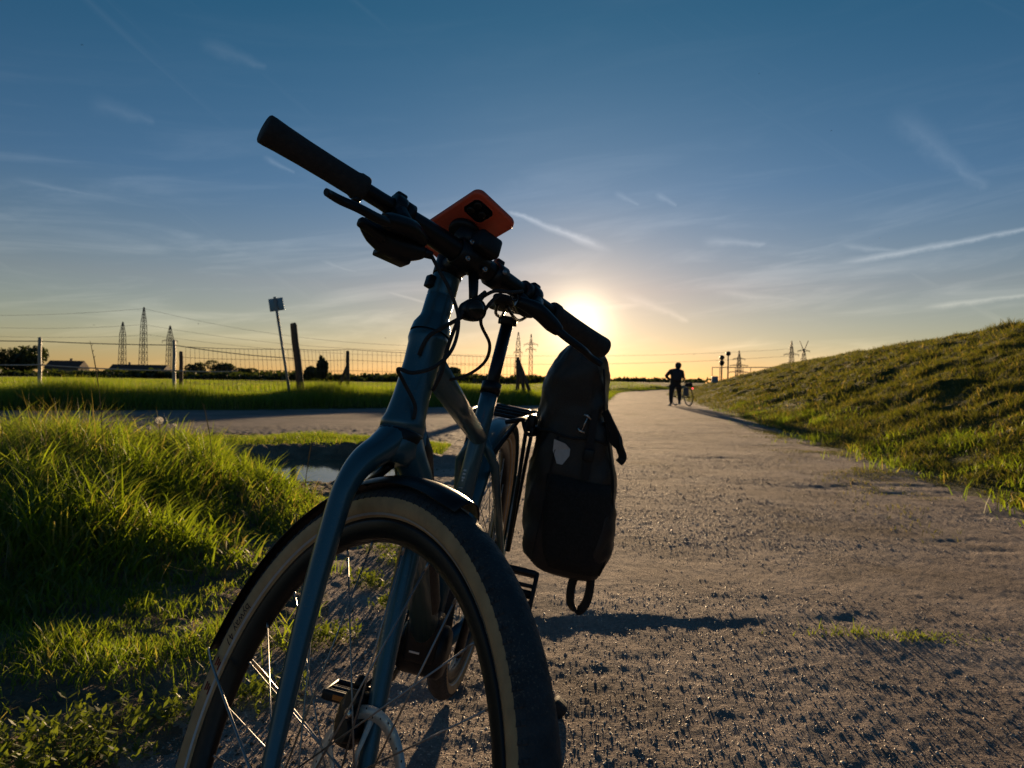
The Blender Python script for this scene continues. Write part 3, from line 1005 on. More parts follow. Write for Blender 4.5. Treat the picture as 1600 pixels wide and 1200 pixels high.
def make_wheel(name, c, ax, ref, disc_side, spoke_n=28, stay=True):
    """ax: axle direction to the rider's left, ref: a direction in the wheel plane"""
    c, ax, ref = Vector(c), Vector(ax).normalized(), Vector(ref).normalized()
    w = empty(name, None, bike)
    prof, mats = [], []
    rc, rt = 0.3335, 0.0235
    A = [-152, -138, -122, -106, -92, -78, -66, -58, -50, -40, -28, -14, 0, 14, 28, 40, 50, 58, 66, 78, 92, 106, 122, 138, 152]
    for i, a in enumerate(A):
        t = math.radians(a)
        r = rt if abs(a) > 80 else rt * 1.012
        prof.append((rc + math.cos(t) * r, math.sin(t) * r))
    for a, b in zip(A[:-1], A[1:]):
        mats.append(0 if abs(a + b) / 2 < 80 else 1)
    MB().lathe(prof, c, ax, 128, mats, ref).build('tyre', [TREAD, TAN], w)
    # shoulder lugs of the tread
    mb = MB()
    gg = ax.cross(ref)
    for k in range(150):
        for sd in (-1, 1):
            t0 = 2 * math.pi * (k + (0.5 if sd > 0 else 0)) / 150
            d0 = ref * math.cos(t0) + gg * math.sin(t0)
            tg = -ref * math.sin(t0) + gg * math.cos(t0)
            for (an, ln, wd) in ((74, 0.0055, 0.0042), (61, 0.0060, 0.0055)):
                th = math.radians(an)
                nn = d0 * math.cos(th) + ax * (math.sin(th) * sd)
                ac = -d0 * math.sin(th) + ax * (math.cos(th) * sd)
                p = c + d0 * rc + nn * (rt * 1.012) + tg * (0.004 if an == 44 else 0.0)
                mb._add([p + tg * wd / 2 + ac * ln / 2, p - tg * wd / 2 + ac * ln * 0.35, p - tg * wd / 2 - ac * ln / 2, p + tg * wd / 2 - ac * ln * 0.35, p + tg * wd * 0.3 + ac * ln * 0.3 + nn * 0.0011, p - tg * wd * 0.3 + ac * ln * 0.2 + nn * 0.0011, p - tg * wd * 0.3 - ac * ln * 0.3 + nn * 0.0011, p + tg * wd * 0.3 - ac * ln * 0.2 + nn * 0.0011], [[4, 5, 6, 7], [0, 1, 5, 4], [1, 2, 6, 5], [2, 3, 7, 6], [3, 0, 4, 7]], 0, False)
    mb.build('tread_lugs', TREAD, w, merge=False, kind='stuff')
    rp = [(0.3135, -0.0125), (0.316, -0.0140), (0.309, -0.0140), (0.300, -0.0125), (0.2915, -0.0085), (0.287, -0.0030), (0.287, 0.0030), (0.2915, 0.0085), (0.300, 0.0125), (0.309, 0.0140), (0.316, 0.0140), (0.3135, 0.0125), (0.308, 0.0), (0.3135, -0.0125)]
    MB().lathe(rp, c, ax, 128, 0, ref).build('rim', BLACK, w)
    for sd in (-1, 1):
        MB().lathe([(0.3172, sd * 0.0172), (0.3196, sd * 0.0196)], c, ax, 128, 0, ref).build('reflective_strip', STRIP, w)
    MB().lathe([(0.0, -0.052), (0.012, -0.052), (0.012, -0.04), (0.028, -0.038), (0.028, -0.033), (0.016, -0.028), (0.014, 0.0), (0.016, 0.028), (0.028, 0.033), (0.028, 0.038), (0.012, 0.04), (0.012, 0.052), (0.0, 0.052)], c, ax, 24, 0, ref).build('hub', BLACK, w)
    g = ax.cross(ref)
    me = None
    for k in range(spoke_n):
        sd = 1 if k % 2 else -1
        t = 2 * math.pi * (k + 0.5) / spoke_n
        rim = c + (ref * math.cos(t) + g * math.sin(t)) * 0.2895 + ax * (0.002 * sd)
        t2 = t + (0.95 if (k // 2) % 2 else -0.95)
        hub = c + (ref * math.cos(t2) + g * math.sin(t2)) * 0.026 + ax * (0.0355 * sd)
        L = (hub - rim).length
        if me is None:
            mb = MB()
            mb.tube([(0, 0, 0), (0, 0, 0.012)], 0.0017, 6)
            mb.tube([(0, 0, 0.012), (0, 0, 1.0 * 0.265)], 0.0011, 6)
            o = mb.build('spoke', DULLSTEEL, w)
            me, L0 = o.data, 0.265
        else:
            o = add_obj('spoke', me, w)
        z = (hub - rim).normalized()
        x = z.orthogonal().normalized()
        o.matrix_basis = Matrix.Translation(rim) @ Matrix((x, z.cross(x), z)).transposed().to_4x4() @ Matrix.Diagonal((1, 1, L / L0, 1))
    # brake rotor with drilled ring
    mb = MB()
    h0 = 0.0465 * disc_side
    mb.lathe([(0.1015, h0 - 0.0009), (0.1015, h0 + 0.0009), (0.086, h0 + 0.0009), (0.086, h0 - 0.0009), (0.1015, h0 - 0.0009)], c, ax, 72, 0, ref)
    for k in range(6):
        t = 2 * math.pi * k / 6
        d0, d1 = ref * math.cos(t) + g * math.sin(t), ref * math.cos(t + 0.5) + g * math.sin(t + 0.5)
        mb.tube([c + ax * h0 + d0 * 0.020, c + ax * h0 + (d0 + d1) * 0.025, c + ax * h0 + d1 * 0.088], [0.007, 0.0045, 0.006], 6, sy=0.15, up=ax.cross(d0))
    rot = mb.build('brake_rotor', ROTOR, w)
    mb = MB()
    for k in range(36):
        t = 2 * math.pi * k / 36
        d0 = ref * math.cos(t) + g * math.sin(t)
        rr = 0.0895 + 0.0040 * (k % 3)
        for sg in (-1, 1):
            mb.lathe([(0.0, 0.0), (0.0014, 0.0)], c + d0 * rr + ax * (h0 + sg * 0.0011), ax, 8)
    mb.build('rotor_holes', BLACK, rot, kind='stuff')
    return w


FAXLE = S(0, OFF, 0)
wheel_f = make_wheel('front_wheel', FAXLE, SL, SF, 1)
wheel_r = make_wheel('rear_wheel', (0, 0, RW), (0, 1, 0), (1, 0, 0.2), 1)


def wheel_pt(r, deg, lat):
    t = math.radians(deg)
    return FAXLE + (SF * math.cos(t) + AXV * math.sin(t)) * r + SL * lat


# tyre lettering, bent along the sidewall (tops of the letters towards the hub)
def tyre_text(txt, a0, size, mat, parent, r0=0.3275):
    cu = bpy.data.curves.new('t', 'FONT')
    cu.body = txt
    cu.size = size
    ob = bpy.data.objects.new('t', cu)
    COL.objects.link(ob)
    dg = bpy.context.evaluated_depsgraph_get()
    me = bpy.data.meshes.new_from_object(ob.evaluated_get(dg))
    bpy.data.objects.remove(ob)
    bm = bmesh.new()
    bm.from_mesh(me)
    bmesh.ops.subdivide_edges(bm, edges=bm.edges[:], cuts=1)
    bmesh.ops.triangulate(bm, faces=bm.faces[:])
    for v in bm.verts:
        x, y = v.co.x, v.co.y
        # height y runs inwards over the curved sidewall (right side of the wheel, lat < 0)
        th = math.radians(99) + (y / 0.0239)
        rr, lat = 0.3335 + math.cos(th) * 0.02385, -math.sin(th) * 0.02385
        v.co = wheel_pt(rr, a0 + math.degrees(x / 0.33), lat)
    bm.to_mesh(me)
    bm.free()
    me.materials.clear()
    me.materials.append(mat)
    return add_obj('tyre_lettering', me, parent)


tyre_text('byway 47', 148.5, 0.0180, INK, wheel_f)
# reddish oval emblems further down the sidewall
for a in (165.2, 171.5):
    mb = MB()
    for k, (dx, dy, ln) in enumerate(((0, 0.002, 0.012), (0, 0.006, 0.009), (0.004, 0.0095, 0.012))):
        pts = []
        for q in range(5):
            th = math.radians(99) + (dy / 0.0239)
            rr, lat = 0.3335 + math.cos(th) * 0.0239, -math.sin(th) * 0.0239
            pts.append(wheel_pt(rr, a + math.degrees((dx + ln * (q / 4 - 0.5)) / 0.33), lat))
        mb.tube(pts, 0.0011, 5)
    mb.build('tyre_emblem', pbr('red_brown_print', (0.20, 0.035, 0.025), 0.7), wheel_f)


# ---- frame
def tube_part(name, pts, r, mat, parent=None, n=20, **kw):
    return MB().tube(pts, r, n, **kw).build(name, mat, parent or bike)


HT0, HT1 = P0 + 0.438 * AXV, P0 + 0.572 * AXV
mb = MB()
mb.lathe([(0.0265, 0.0), (0.0300, 0.002), (0.0305, 0.012), (0.0275, 0.022), (0.0250, 0.05), (0.0245, 0.10), (0.0262, 0.128), (0.0285, 0.134), (0.0285, 0.142), (0.0250, 0.146)], P0 + 0.432 * AXV, AXV, 40)
head = mb.build('head_tube', PAINT, bike)
mb = MB()
mb.lathe([(0.0305, 0.0), (0.031, 0.003), (0.031, 0.012), (0.0303, 0.0135)], P0 + 0.4185 * AXV, AXV, 40)
mb.build('lower_headset_ring', BLACK, bike)
mb = MB()
mb.lathe([(0.0285, 0.0), (0.0272, 0.012), (0.0215, 0.024), (0.0205, 0.03)], P0 + 0.578 * AXV, AXV, 40)
mb.build('upper_headset_cover', PAINT, bike)
mb = MB()
mb.lathe([(0.0205, 0.0), (0.0205, 0.028), (0.0195, 0.03), (0.0205, 0.032), (0.0200, 0.062)], P0 + 0.607 * AXV, AXV, 32)
mb.build('steerer_cover', PAINT, bike)

DT0 = P0 + 0.462 * AXV + Vector((-0.012, 0, -0.004))
tube_part('down_tube', [DT0, DT0.lerp(BB, 0.35), DT0.lerp(BB, 0.93)], [0.026, 0.031, 0.033], PAINT, sy=0.82)
TT0 = P0 + 0.545 * AXV + Vector((-0.01, 0, 0))
TT1 = BB + SEATV * 0.435
tube_part('top_tube', [TT0, TT0.lerp(TT1, 0.5), TT1], [0.0225, 0.0205, 0.0185], PAINT)
tube_part('seat_tube', [BB + SEATV * 0.03, BB + SEATV * 0.50, BB + SEATV * 0.535], [0.0195, 0.0195, 0.0195], PAINT)
for sd in (-1, 1):
    tube_part('seat_stay', [TT1 + Vector((-0.012, sd * 0.008, 0)), TT1 + Vector((-0.05, sd * 0.040, -0.06)), Vector((0.01, sd * 0.066, RW + 0.012))], [0.0115, 0.0105, 0.0095], PAINT, n=14)
    tube_part('chain_stay', [BB + Vector((-0.03, sd * 0.030, -0.005)), BB + Vector((-0.12, sd * 0.048, 0.01)), Vector((0.01, sd * 0.066, RW))], [0.014, 0.0125, 0.010], PAINT, n=14)
    MB().box((0.004, sd * 0.066, RW + 0.004), (0.05, 0.006, 0.045), bev=0.002).build('dropout', PAINT, bike)
mb = MB()
mb.lathe([(0.0, -0.046), (0.044, -0.046), (0.052, -0.038), (0.052, 0.038), (0.044, 0.046), (0.0, 0.046)], BB + Vector((0.008, 0, -0.004)), (0, 1, 0), 32)
mb.box(BB + Vector((0.032, 0, 0.03)), (0.08, 0.066, 0.09), bev=0.014)
mot = mb.build('motor_housing', PLASTIC, bike)
MB().box(BB + Vector((0.0705, -0.006, 0.005)), (0.001, 0.020, 0.014), (0.93, 0, -0.35), (0, 1, 0), (0.35, 0, 0.93)).build('sticker', WHITE, mot)
tube_part('seat_clamp', [BB + SEATV * 0.537, BB + SEATV * 0.562], 0.0222, BLACK, n=24)
MB().box(BB + SEATV * 0.55 + Vector((-0.024, 0.006, 0)), (0.016, 0.016, 0.016), bev=0.003).build('clamp_bolt', STEEL, bike)
tube_part('seat_post', [BB + SEATV * 0.50, BB + SEATV * 0.705], 0.0143, BLACK, n=24)
# battery bulge along the down tube
BT = [DT0.lerp(BB, t) + Vector((0.012, 0, 0.020)) for t in (0.10, 0.16, 0.80, 0.88)]
MB().tube(BT, [0.022, 0.030, 0.032, 0.024], 16, sy=0.95).build('battery', PLASTIC, bike)
# lettering on the seat tube
for k, (w_, z_) in enumerate(((0.010, 0.318), (0.004, 0.334), (0.007, 0.340), (0.007, 0.348), (0.007, 0.356))):
    p = BB + SEATV * z_
    d = Vector((0.93, -0.36, 0)).normalized()
    d = (d - SEATV * d.dot(SEATV)).normalized()
    s_ = SEATV.cross(d)
    MB().box(p + d * 0.0197, (0.0006, w_, 0.0012 if k == 0 else 0.004), d, s_, SEATV).build('frame_lettering', GREYINK, bike)

# ---- fork
mb = MB()
for sd in (-1, 1):
    pts = [S(0.432, 0.0, sd * 0.006), S(0.405, 0.003, sd * 0.022), S(0.378, 0.006, sd * 0.045), S(0.345, 0.006, sd * 0.0575), S(0.30, 0.006, sd * 0.0605), S(0.18, 0.014, sd * 0.0610), S(0.06, 0.032, sd * 0.0615), S(-0.006, OFF, sd * 0.0615)]
    mb2 = MB().tube(pts, [0.027, 0.0265, 0.0225, 0.0185, 0.0175, 0.0155, 0.0125, 0.0115], 20, sy=0.78, up=SF, curve=6)
    fk = mb2.build('fork_blade', PAINT, bike)
MB().tube([S(0.433, 0, 0), S(0.418, 0, 0), S(0.40, 0.002, 0), S(0.388, 0.002, 0)], [0.0298, 0.0305, 0.030, 0.020], 32).build('fork_crown', PAINT, bike)
for sd in (-1, 1):
    MB().lathe([(0, -0.006), (0.014, -0.006), (0.016, 0.0), (0.014, 0.006), (0, 0.006)], S(-0.006, OFF, sd * 0.062), SL, 20).build('fork_dropout', BLACK, bike)
mb = MB()
mb.tube([S(0.046, -0.010, 0.052), S(0.066, -0.008, 0.052), S(0.092, -0.008, 0.052), S(0.110, -0.010, 0.052)], [0.016, 0.026, 0.025, 0.013], 20, sy=0.62, up=SF, curve=4)
mb.tube([S(0.100, 0.004, 0.060), S(0.100, 0.004, 0.036)], 0.012, 16)
mb.tube([S(0.064, 0.006, 0.062), S(0.064, 0.006, 0.034)], 0.013, 16)
mb.tube([S(0.112, -0.008, 0.052), S(0.126, -0.012, 0.054)], [0.009, 0.005], 12)
cal = mb.build('brake_caliper', BLACK, bike)
MB().lathe([(0, 0), (0.006, 0), (0.006, 0.006), (0, 0.006)], S(0.085, 0.012, 0.0365), -SL, 12).build('bolt', STEEL, cal)


# ---- mudguards
def guard(name, c, ax, e1, e2, a0, a1, r, half, deep, mat, tip=True, n=64):
    """bent sheet with a rolled cross-section, real thickness"""
    mb = MB()
    rings = []
    for k in range(n + 1):
        t = math.radians(a0 + (a1 - a0) * k / n)
        d = e1 * math.cos(t) + e2 * math.sin(t)
        hw = half
        if tip:
            e = min(k, 4) / 4
            hw = half * (0.62 + 0.38 * math.sin(e * math.pi / 2))
        out, inn = [], []
        for q in range(9):
            u = -1 + 2 * q / 8
            rr = r - deep * (abs(u) ** 2.4)
            out.append(c + d * rr + ax * (u * hw))
            inn.append(c + d * (rr - 0.0014) + ax * (u * hw * 0.985))
        rings.append(out + inn[::-1])
    mb.loft(rings)
    return mb.build(name, mat, bike)


fg = guard('front_mudguard', FAXLE, SL, SF, AXV, 67, 165, 0.3715, 0.0295, 0.016, BLACK)
rg = guard('rear_mudguard', Vector((0, 0, RW)), Vector((0, 1, 0)), Vector((1, 0, 0)), Vector((0, 0, 1)), 12, 205, 0.3735, 0.030, 0.016, PAINT)
tube_part('mudguard_bracket', [S(0.388, -0.002, 0), wheel_pt(0.372, 104, 0)], 0.006, BLACK, n=10)
for sd in (-1, 1):
    a = wheel_pt(0.357, 164.5, sd * 0.030)
    b = S(0.004, OFF - 0.008, sd * 0.067)
    tube_part('mudguard_stay', [a, a.lerp(b, 0.14) + SL * sd * 0.004, b], 0.0019, DULLSTEEL, n=8)
    a2 = Vector((0, 0, RW)) + Vector((math.cos(math.radians(150)), 0, math.sin(math.radians(150)))) * 0.36 + Vector((0, sd * 0.03, 0))
    tube_part('mudguard_stay', [a2, Vector((-0.004, sd * 0.072, RW + 0.008))], 0.0022, DULLSTEEL, n=8)

# ---- stem, handlebar and what sits on it
BAR_S, BAR_F = 0.6905, 0.044
mb = MB()
mb.lathe([(0.0, 0.0), (0.021, 0.0), (0.0215, 0.004), (0.0215, 0.030), (0.019, 0.036), (0.0, 0.036)], P0 + 0.670 * AXV, AXV, 28)
mb.tube([S(0.682, 0.0, 0), S(0.688, 0.022, 0), S(BAR_S, BAR_F, 0)], [0.0205, 0.0185, 0.021], 20)
mb.lathe([(0.0175, -0.026), (0.021, -0.024), (0.021, 0.024), (0.0175, 0.026)], S(BAR_S, BAR_F, 0), SL, 24)
stem = mb.build('stem', BLACK, bike)
MB().box(S(0.652, -0.002, -0.0215), (0.014, 0.014, 0.018), SF, SL, AXV, bev=0.002).build('clamp_bolt', BLACK, stem)
for k, (ds, dl) in enumerate(((0.013, 0.016), (0.013, -0.016), (-0.013, 0.016), (-0.013, -0.016))):
    MB().lathe([(0, 0), (0.0038, 0), (0.0038, 0.004), (0.002, 0.004), (0.002, 0.002), (0, 0.002)], S(BAR_S + ds, BAR_F + 0.018, dl), SF, 12).build('clamp_bolt', DULLSTEEL, stem)


def bar_pt(l):
    """centre line of the handlebar: slight rise and sweep towards the grips"""
    a = abs(l)
    sw = max(0.0, a - 0.03)
    return S(BAR_S + 0.004 * float(sstep(0.03, 0.12, a)), BAR_F - 0.045 * sw, l)


mb = MB()
ls = [-0.312, -0.26, -0.20, -0.15, -0.11, -0.08, -0.055, -0.035, 0.0, 0.035, 0.055, 0.08, 0.11, 0.15, 0.20, 0.26, 0.312]
mb.tube([bar_pt(l) for l in ls], [0.0112 if abs(l) > 0.12 else (0.0125 if abs(l) > 0.1 else (0.0145 if abs(l) > 0.07 else 0.0159)) for l in ls], 20)
bar = mb.build('handlebar', BLACK, bike)


def along(sd):
    """unit vectors at the hand end of the bar: outwards, forward, up"""
    o = (bar_pt(sd * 0.30) - bar_pt(sd * 0.20)).normalized()
    f = (SF - o * SF.dot(o)).normalized()
    u = o.cross(f) * (1 if (o.cross(f)).dot(AXV) > 0 else -1)
    return o, f, u


for sd in (-1, 1):
    o, f, u = along(sd)
    c = bar_pt(sd * 0.176)
    L = 0.137
    mb = MB()
    mb.lathe([(0.0112, 0.0), (0.0172, 0.0), (0.0178, 0.003), (0.0178, 0.011), (0.0168, 0.013), (0.0160, 0.016), (0.0158, 0.05), (0.0162, 0.085), (0.0172, 0.115), (0.0182, 0.130), (0.0180, 0.1355), (0.0165, L), (0.0, L)], c, o, 32)
    gp = mb.build('grip', RUBBER, bar)
    MB().box(c + o * 0.006 - u * 0.0165, (0.010, 0.012, 0.012), o, f, u, bev=0.003).build('clamp_bolt', BLACK, gp)
    # brake lever: clamp, reservoir body, blade
    cb = bar_pt(sd * 0.128)
    mb = MB()
    mb.lathe([(0.0125, -0.008), (0.0195, -0.008), (0.0205, -0.004), (0.0205, 0.004), (0.0195, 0.008), (0.0125, 0.008)], cb, o, 24)
    mb.box(cb + u * 0.018 + f * 0.004, (0.016, 0.012, 0.010), o, f, u, bev=0.003)
    body = [S(0.664, 0.062, sd * 0.086), S(0.662, 0.074, sd * 0.116), S(0.652, 0.080, sd * 0.146), S(0.645, 0.086, sd * 0.160)]
    mb.tube(body, [0.0075, 0.0125, 0.0120, 0.0080], 14, curve=4)
    mb.tube([cb + f * 0.014 - u * 0.010, S(0.662, 0.070, sd * 0.118)], [0.012, 0.011], 12)
    lv = mb.build('brake_lever', BLACK, bar)
    bl = [S(0.648, 0.084, sd * 0.146), S(0.638, 0.094, sd * 0.172), S(0.6325, 0.100, sd * 0.200), S(0.631, 0.096, sd * 0.222), S(0.629, 0.098, sd * 0.236), S(0.626, 0.103, sd * 0.244)]
    MB().tube(bl, [0.0068, 0.0064, 0.0060, 0.0058, 0.0052, 0.0046], 12, sy=0.72, curve=5, up=u).build('lever_blade', BLACK, lv)
    # shifter (right) / remote (left)
    cs = bar_pt(sd * 0.112)
    mb = MB()
    mb.lathe([(0.0125, -0.006), (0.0185, -0.006), (0.0185, 0.006), (0.0125, 0.006)], cs, o, 24)
    if sd < 0:
        mb.tube([cs - u * 0.012 + f * 0.008, S(0.655, 0.050, -0.120)], [0.014, 0.014], 12)
        mb.tube([S(0.655, 0.052, -0.078), S(0.648, 0.050, -0.098), S(0.642, 0.048, -0.124), S(0.643, 0.050, -0.150), S(0.649, 0.052, -0.170)], [0.009, 0.0155, 0.0175, 0.0145, 0.008], 14, curve=4)
        mb.box(S(0.632, 0.040, -0.112), (0.024, 0.046, 0.010), SF, (SL + AXV * 0.12).normalized(), AXV, bev=0.003)
        mb.box(S(0.638, 0.062, -0.160), (0.014, 0.040, 0.012), SF, (SL - AXV * 0.1).normalized(), AXV, bev=0.004)
        mb.tube([S(0.655, 0.052, -0.080), S(0.655, 0.058, -0.066)], [0.0075, 0.0052], 12)
    else:
        mb.tube([cs - u * 0.016 + f * 0.010 - o * 0.018, cs - u * 0.026 + f * 0.012, cs - u * 0.026 + f * 0.012 + o * 0.016], [0.010, 0.0145, 0.010], 14, curve=4)
        mb.lathe([(0.0062, -0.001), (0.0078, -0.001), (0.0078, 0.001), (0.0062, 0.001)], cs - u * 0.030 + f * 0.026 - o * 0.038, f, 16)
    mb.build('gear_shifter' if sd < 0 else 'assist_remote', PLASTIC, bar)

# bell-shaped cap of the clamp on the left half of the bar, and the display clamp
mb = MB()
mb.lathe([(0.0160, -0.011), (0.0192, -0.011), (0.0192, 0.011), (0.0160, 0.011)], bar_pt(0.052), SL, 24)
mb.box(bar_pt(0.052) + AXV * 0.021, (0.012, 0.014, 0.010), SF, SL, AXV, bev=0.002)
mb.build('accessory_clamp', BLACK, bar)
MB().lathe([(0, 0), (0.0040, 0.0), (0.0040, 0.0012), (0, 0.0012)], bar_pt(0.052) + SF * 0.0190 + AXV * 0.002, SF, 16).build('bolt', DULLSTEEL, bar)

# phone mount block
PH_C = S(0.740, 0.021, -0.011)
PH_L = (SF * math.cos(0.20) + AXV * math.sin(0.20)).normalized()                # long side of the phone
PH_W = (SL * math.cos(0.17) - PH_L.cross(SL) * math.sin(0.17)).normalized()
PH_N = PH_W.cross(PH_L).normalized()                          # away from the screen, downwards
if PH_N.dot(AXV) > 0:
    PH_N = -PH_N
mb = MB()
mb.box(bar_pt(0.006) + SF * 0.010 + AXV * 0.020, (0.050, 0.040, 0.030), SF, SL, AXV, bev=0.005)
mb.tube([bar_pt(0.004) + AXV * 0.020 + SF * 0.004, PH_C + PH_N * 0.012 + PH_L * 0.008], [0.017, 0.019], 20)
mb.lathe([(0.0, 0.0), (0.022, 0.0), (0.023, 0.004), (0.021, 0.010), (0.0, 0.010)], PH_C + PH_N * 0.0062 + PH_L * 0.008, PH_N, 28)
mb.build('phone_mount', PLASTIC, bike)

# head lamp below the bar
LC = S(0.612, 0.072, 0.014)
LD = (SF * 0.97 - AXV * 0.10 - SL * 0.05).normalized()
mb = MB()
mb.lathe([(0.0, -0.030), (0.008, -0.030), (0.0132, -0.023), (0.0158, -0.009), (0.0162, 0.0), (0.0156, 0.004), (0.0138, 0.004)], LC, LD, 32)
mb.tube([LC - LD * 0.012 + AXV * 0.014, LC - LD * 0.020 + AXV * 0.035, S(BAR_S - 0.012, BAR_F, 0.012)], [0.006, 0.007, 0.008], 12)
lamp = mb.build('head_lamp', BLACK, bike)
MB().lathe([(0.0139, 0.003), (0.0105, 0.006), (0.0055, 0.0078), (0.0, 0.0083)], LC, LD, 32).build('lamp_lens', LENS, lamp)
MB().lathe([(0.013, 0.002), (0.008, -0.004), (0.0, -0.006)], LC, LD, 24).build('lamp_reflector', STEEL, lamp)

# cables and hoses
def cable(pts, r=0.0026):
    return tube_part('cable', pts, r, RUBBER, n=8, curve=8)


cable([S(0.656, 0.057, -0.068), S(0.637, 0.066, -0.054), S(0.618, 0.072, -0.035), S(0.585, 0.076, -0.011), S(0.545, 0.074, -0.006), S(0.512, 0.070, -0.022), S(0.494, 0.062, -0.046), S(0.4955, 0.046, -0.0585), S(0.486, 0.037, -0.040), S(0.466, 0.033, -0.012), S(0.448, 0.0305, -0.006)])
cable([S(0.664, 0.056, 0.060), S(0.634, 0.062, 0.040), S(0.613, 0.046, 0.046), S(0.606, 0.010, 0.098), S(0.590, -0.026, 0.122), S(0.563, -0.050, 0.106), S(0.543, -0.046, 0.060), TT0 + Vector((-0.05, 0.016, 0.012))])
cable([S(0.640, 0.060, 0.028), S(0.606, 0.060, 0.010), S(0.583, 0.046, -0.006), S(0.562, 0.037, -0.022), S(0.546, 0.029, -0.0235), S(0.536, 0.021, -0.020)], 0.0029)
cable([S(0.650, 0.060, 0.030), S(0.600, 0.064, 0.000), S(0.552, 0.050, 0.002), S(0.520, 0.040, 0.010), S(0.498, 0.022, 0.016)], 0.0027)
cable([bar_pt(0.085) + SF * 0.03 - AXV * 0.016, bar_pt(0.06) + SF * 0.034 - AXV * 0.030, S(0.655, 0.066, 0.04), S(0.64, 0.05, 0.03)])
cable([S(0.17, 0.004, 0.066), S(0.14, -0.002, 0.075), S(0.115, -0.010, 0.062), S(0.10, -0.006, 0.052)], 0.0027)
cable([S(0.40, 0.022, 0.030), S(0.36, 0.014, 0.072), S(0.25, 0.004, 0.074), S(0.17, 0.004, 0.068)], 0.0027)

# ---- saddle
SP = BB + SEATV * 0.712
mb = MB()
mb.box(SP + Vector((0, 0, 0.004)), (0.040, 0.030, 0.020), bev=0.005)
mb.lathe([(0.0, -0.021), (0.008, -0.021), (0.008, 0.021), (0.0, 0.021)], SP + Vector((0, 0, 0.002)), (0, 1, 0), 16)
mb.build('saddle_clamp', BLACK, bike)
rings = []
for x, hw, zt, zb in ((0.150, 0.012, 0.046, 0.034), (0.143, 0.020, 0.050, 0.030), (0.10, 0.024, 0.053, 0.026), (0.04, 0.031, 0.055, 0.025), (-0.01, 0.045, 0.056, 0.025), (-0.06, 0.066, 0.058, 0.027), (-0.10, 0.074, 0.061, 0.030), (-0.125, 0.066, 0.060, 0.036), (-0.135, 0.045, 0.056, 0.042)):
    r = []
    for k in range(20):
        t = 2 * math.pi * k / 20
        cy, cz = math.cos(t), math.sin(t)
        yy = hw * math.copysign(abs(cy) ** 0.7, cy)
        zz = (zt + zb) / 2 + (zt - zb) / 2 * math.copysign(abs(cz) ** 0.7, cz) - 0.006 * (yy / 0.07) ** 2
        r.append(SP + Vector((x, yy, zz)))
    rings.append(r)
sdl = MB().loft(rings).build('saddle', SADDLE, bike, subsurf=1)
for sd in (-1, 1):
    MB().tube([SP + Vector((0.115, sd * 0.010, 0.028)), SP + Vector((0.06, sd * 0.020, 0.012)), SP + Vector((-0.03, sd * 0.022, 0.012)), SP + Vector((-0.10, sd * 0.030, 0.032))], 0.0036, 10, curve=5).build('saddle_rail', BLACK, sdl)

# ---- cranks, pedals, drive
CR = Vector((0.30, 0, 0.95)).normalized()                     # left crank stands up
mb = MB()
for sd, d in ((1, CR), (-1, -CR)):
    b0, b1 = BB + Vector((0, sd * 0.068, 0)), BB + Vector((0, sd * 0.084, 0)) + d * 0.170
    MB().tube([b0, b0.lerp(b1, 0.5), b1], [0.016, 0.012, 0.013], 14, sy=0.6, up=d.cross(Vector((0, 1, 0)))).build('crank_arm', BLACK, bike)
    pc = b1 + Vector((0, sd * 0.062, 0))
    fx = Vector((0.50, 0, -0.86)) if sd > 0 else Vector((0.98, 0, 0.15))
    fz = Vector((0.86, 0, 0.50)) if sd > 0 else Vector((-0.15, 0, 0.98))
    mb = MB()
    mb.tube([b1, pc + Vector((0, sd * 0.045, 0))], 0.008, 12)
    for q in (-1, 1):
        mb.box(pc + fx * q * 0.040, (0.012, 0.092, 0.022), fx, (0, 1, 0), fz, bev=0.004)
        mb.box(pc + Vector((0, q * 0.046, 0)), (0.088, 0.008, 0.020), fx, (0, 1, 0), fz, bev=0.003)
        mb.box(pc + fx * q * 0.016, (0.006, 0.086, 0.012), fx, (0, 1, 0), fz, bev=0.002)
    pd = mb.build('pedal', PLASTIC, bike)
    for q in (-1, 1):
        MB().box(pc + fx * q * 0.0465, (0.0012, 0.050, 0.010), fx, (0, 1, 0), fz).build('reflector', pbr('amber_reflector', (0.45, 0.16, 0.03), 0.25), pd)
mb = MB()
mb.lathe([(0.062, -0.002), (0.084, -0.002), (0.084, 0.002), (0.062, 0.002), (0.062, -0.002)], BB + Vector((0, -0.052, 0)), (0, 1, 0), 40)
for k in range(4):
    t = k * math.pi / 2 + 0.4
    mb.tube([BB + Vector((0, -0.052, 0)), BB + Vector((math.cos(t) * 0.066, -0.052, math.sin(t) * 0.066))], 0.007, 8, sy=0.4)
mb.build('chain_ring', BLACK, bike)
MB().lathe([(0.018, -0.014), (0.044, -0.012), (0.046, 0.0), (0.038, 0.008), (0.026, 0.014), (0.018, 0.014)], (0, -0.048, RW), (0, 1, 0), 32).build('sprocket', DULLSTEEL, bike)
rings = []
mb = MB()
for (z0, z1) in ((0.084, 0.045), (-0.084, -0.045)):
    mb.tube([BB + Vector((0, -0.052, z0)), Vector((0, -0.050, RW + z1))], 0.0042, 6, sy=0.8)
mb.build('chain', DULLSTEEL, bike)

# ---- stand
KF = Vector((0.089, 0.277, 0.046))
MB().tube([Vector((0.06, 0.075, RW - 0.05)), Vector((0.075, 0.16, RW - 0.16)), KF], [0.011, 0.0095, 0.0085], 14).build('kickstand', BLACK, bike)
MB().box(KF + Vector((0, 0.004, 0.010)), (0.050, 0.036, 0.046), (1, 0, 0), (0, 0.84, -0.54), (0, 0.54, 0.84), bev=0.006).build('stand_foot', RUBBER, bike)

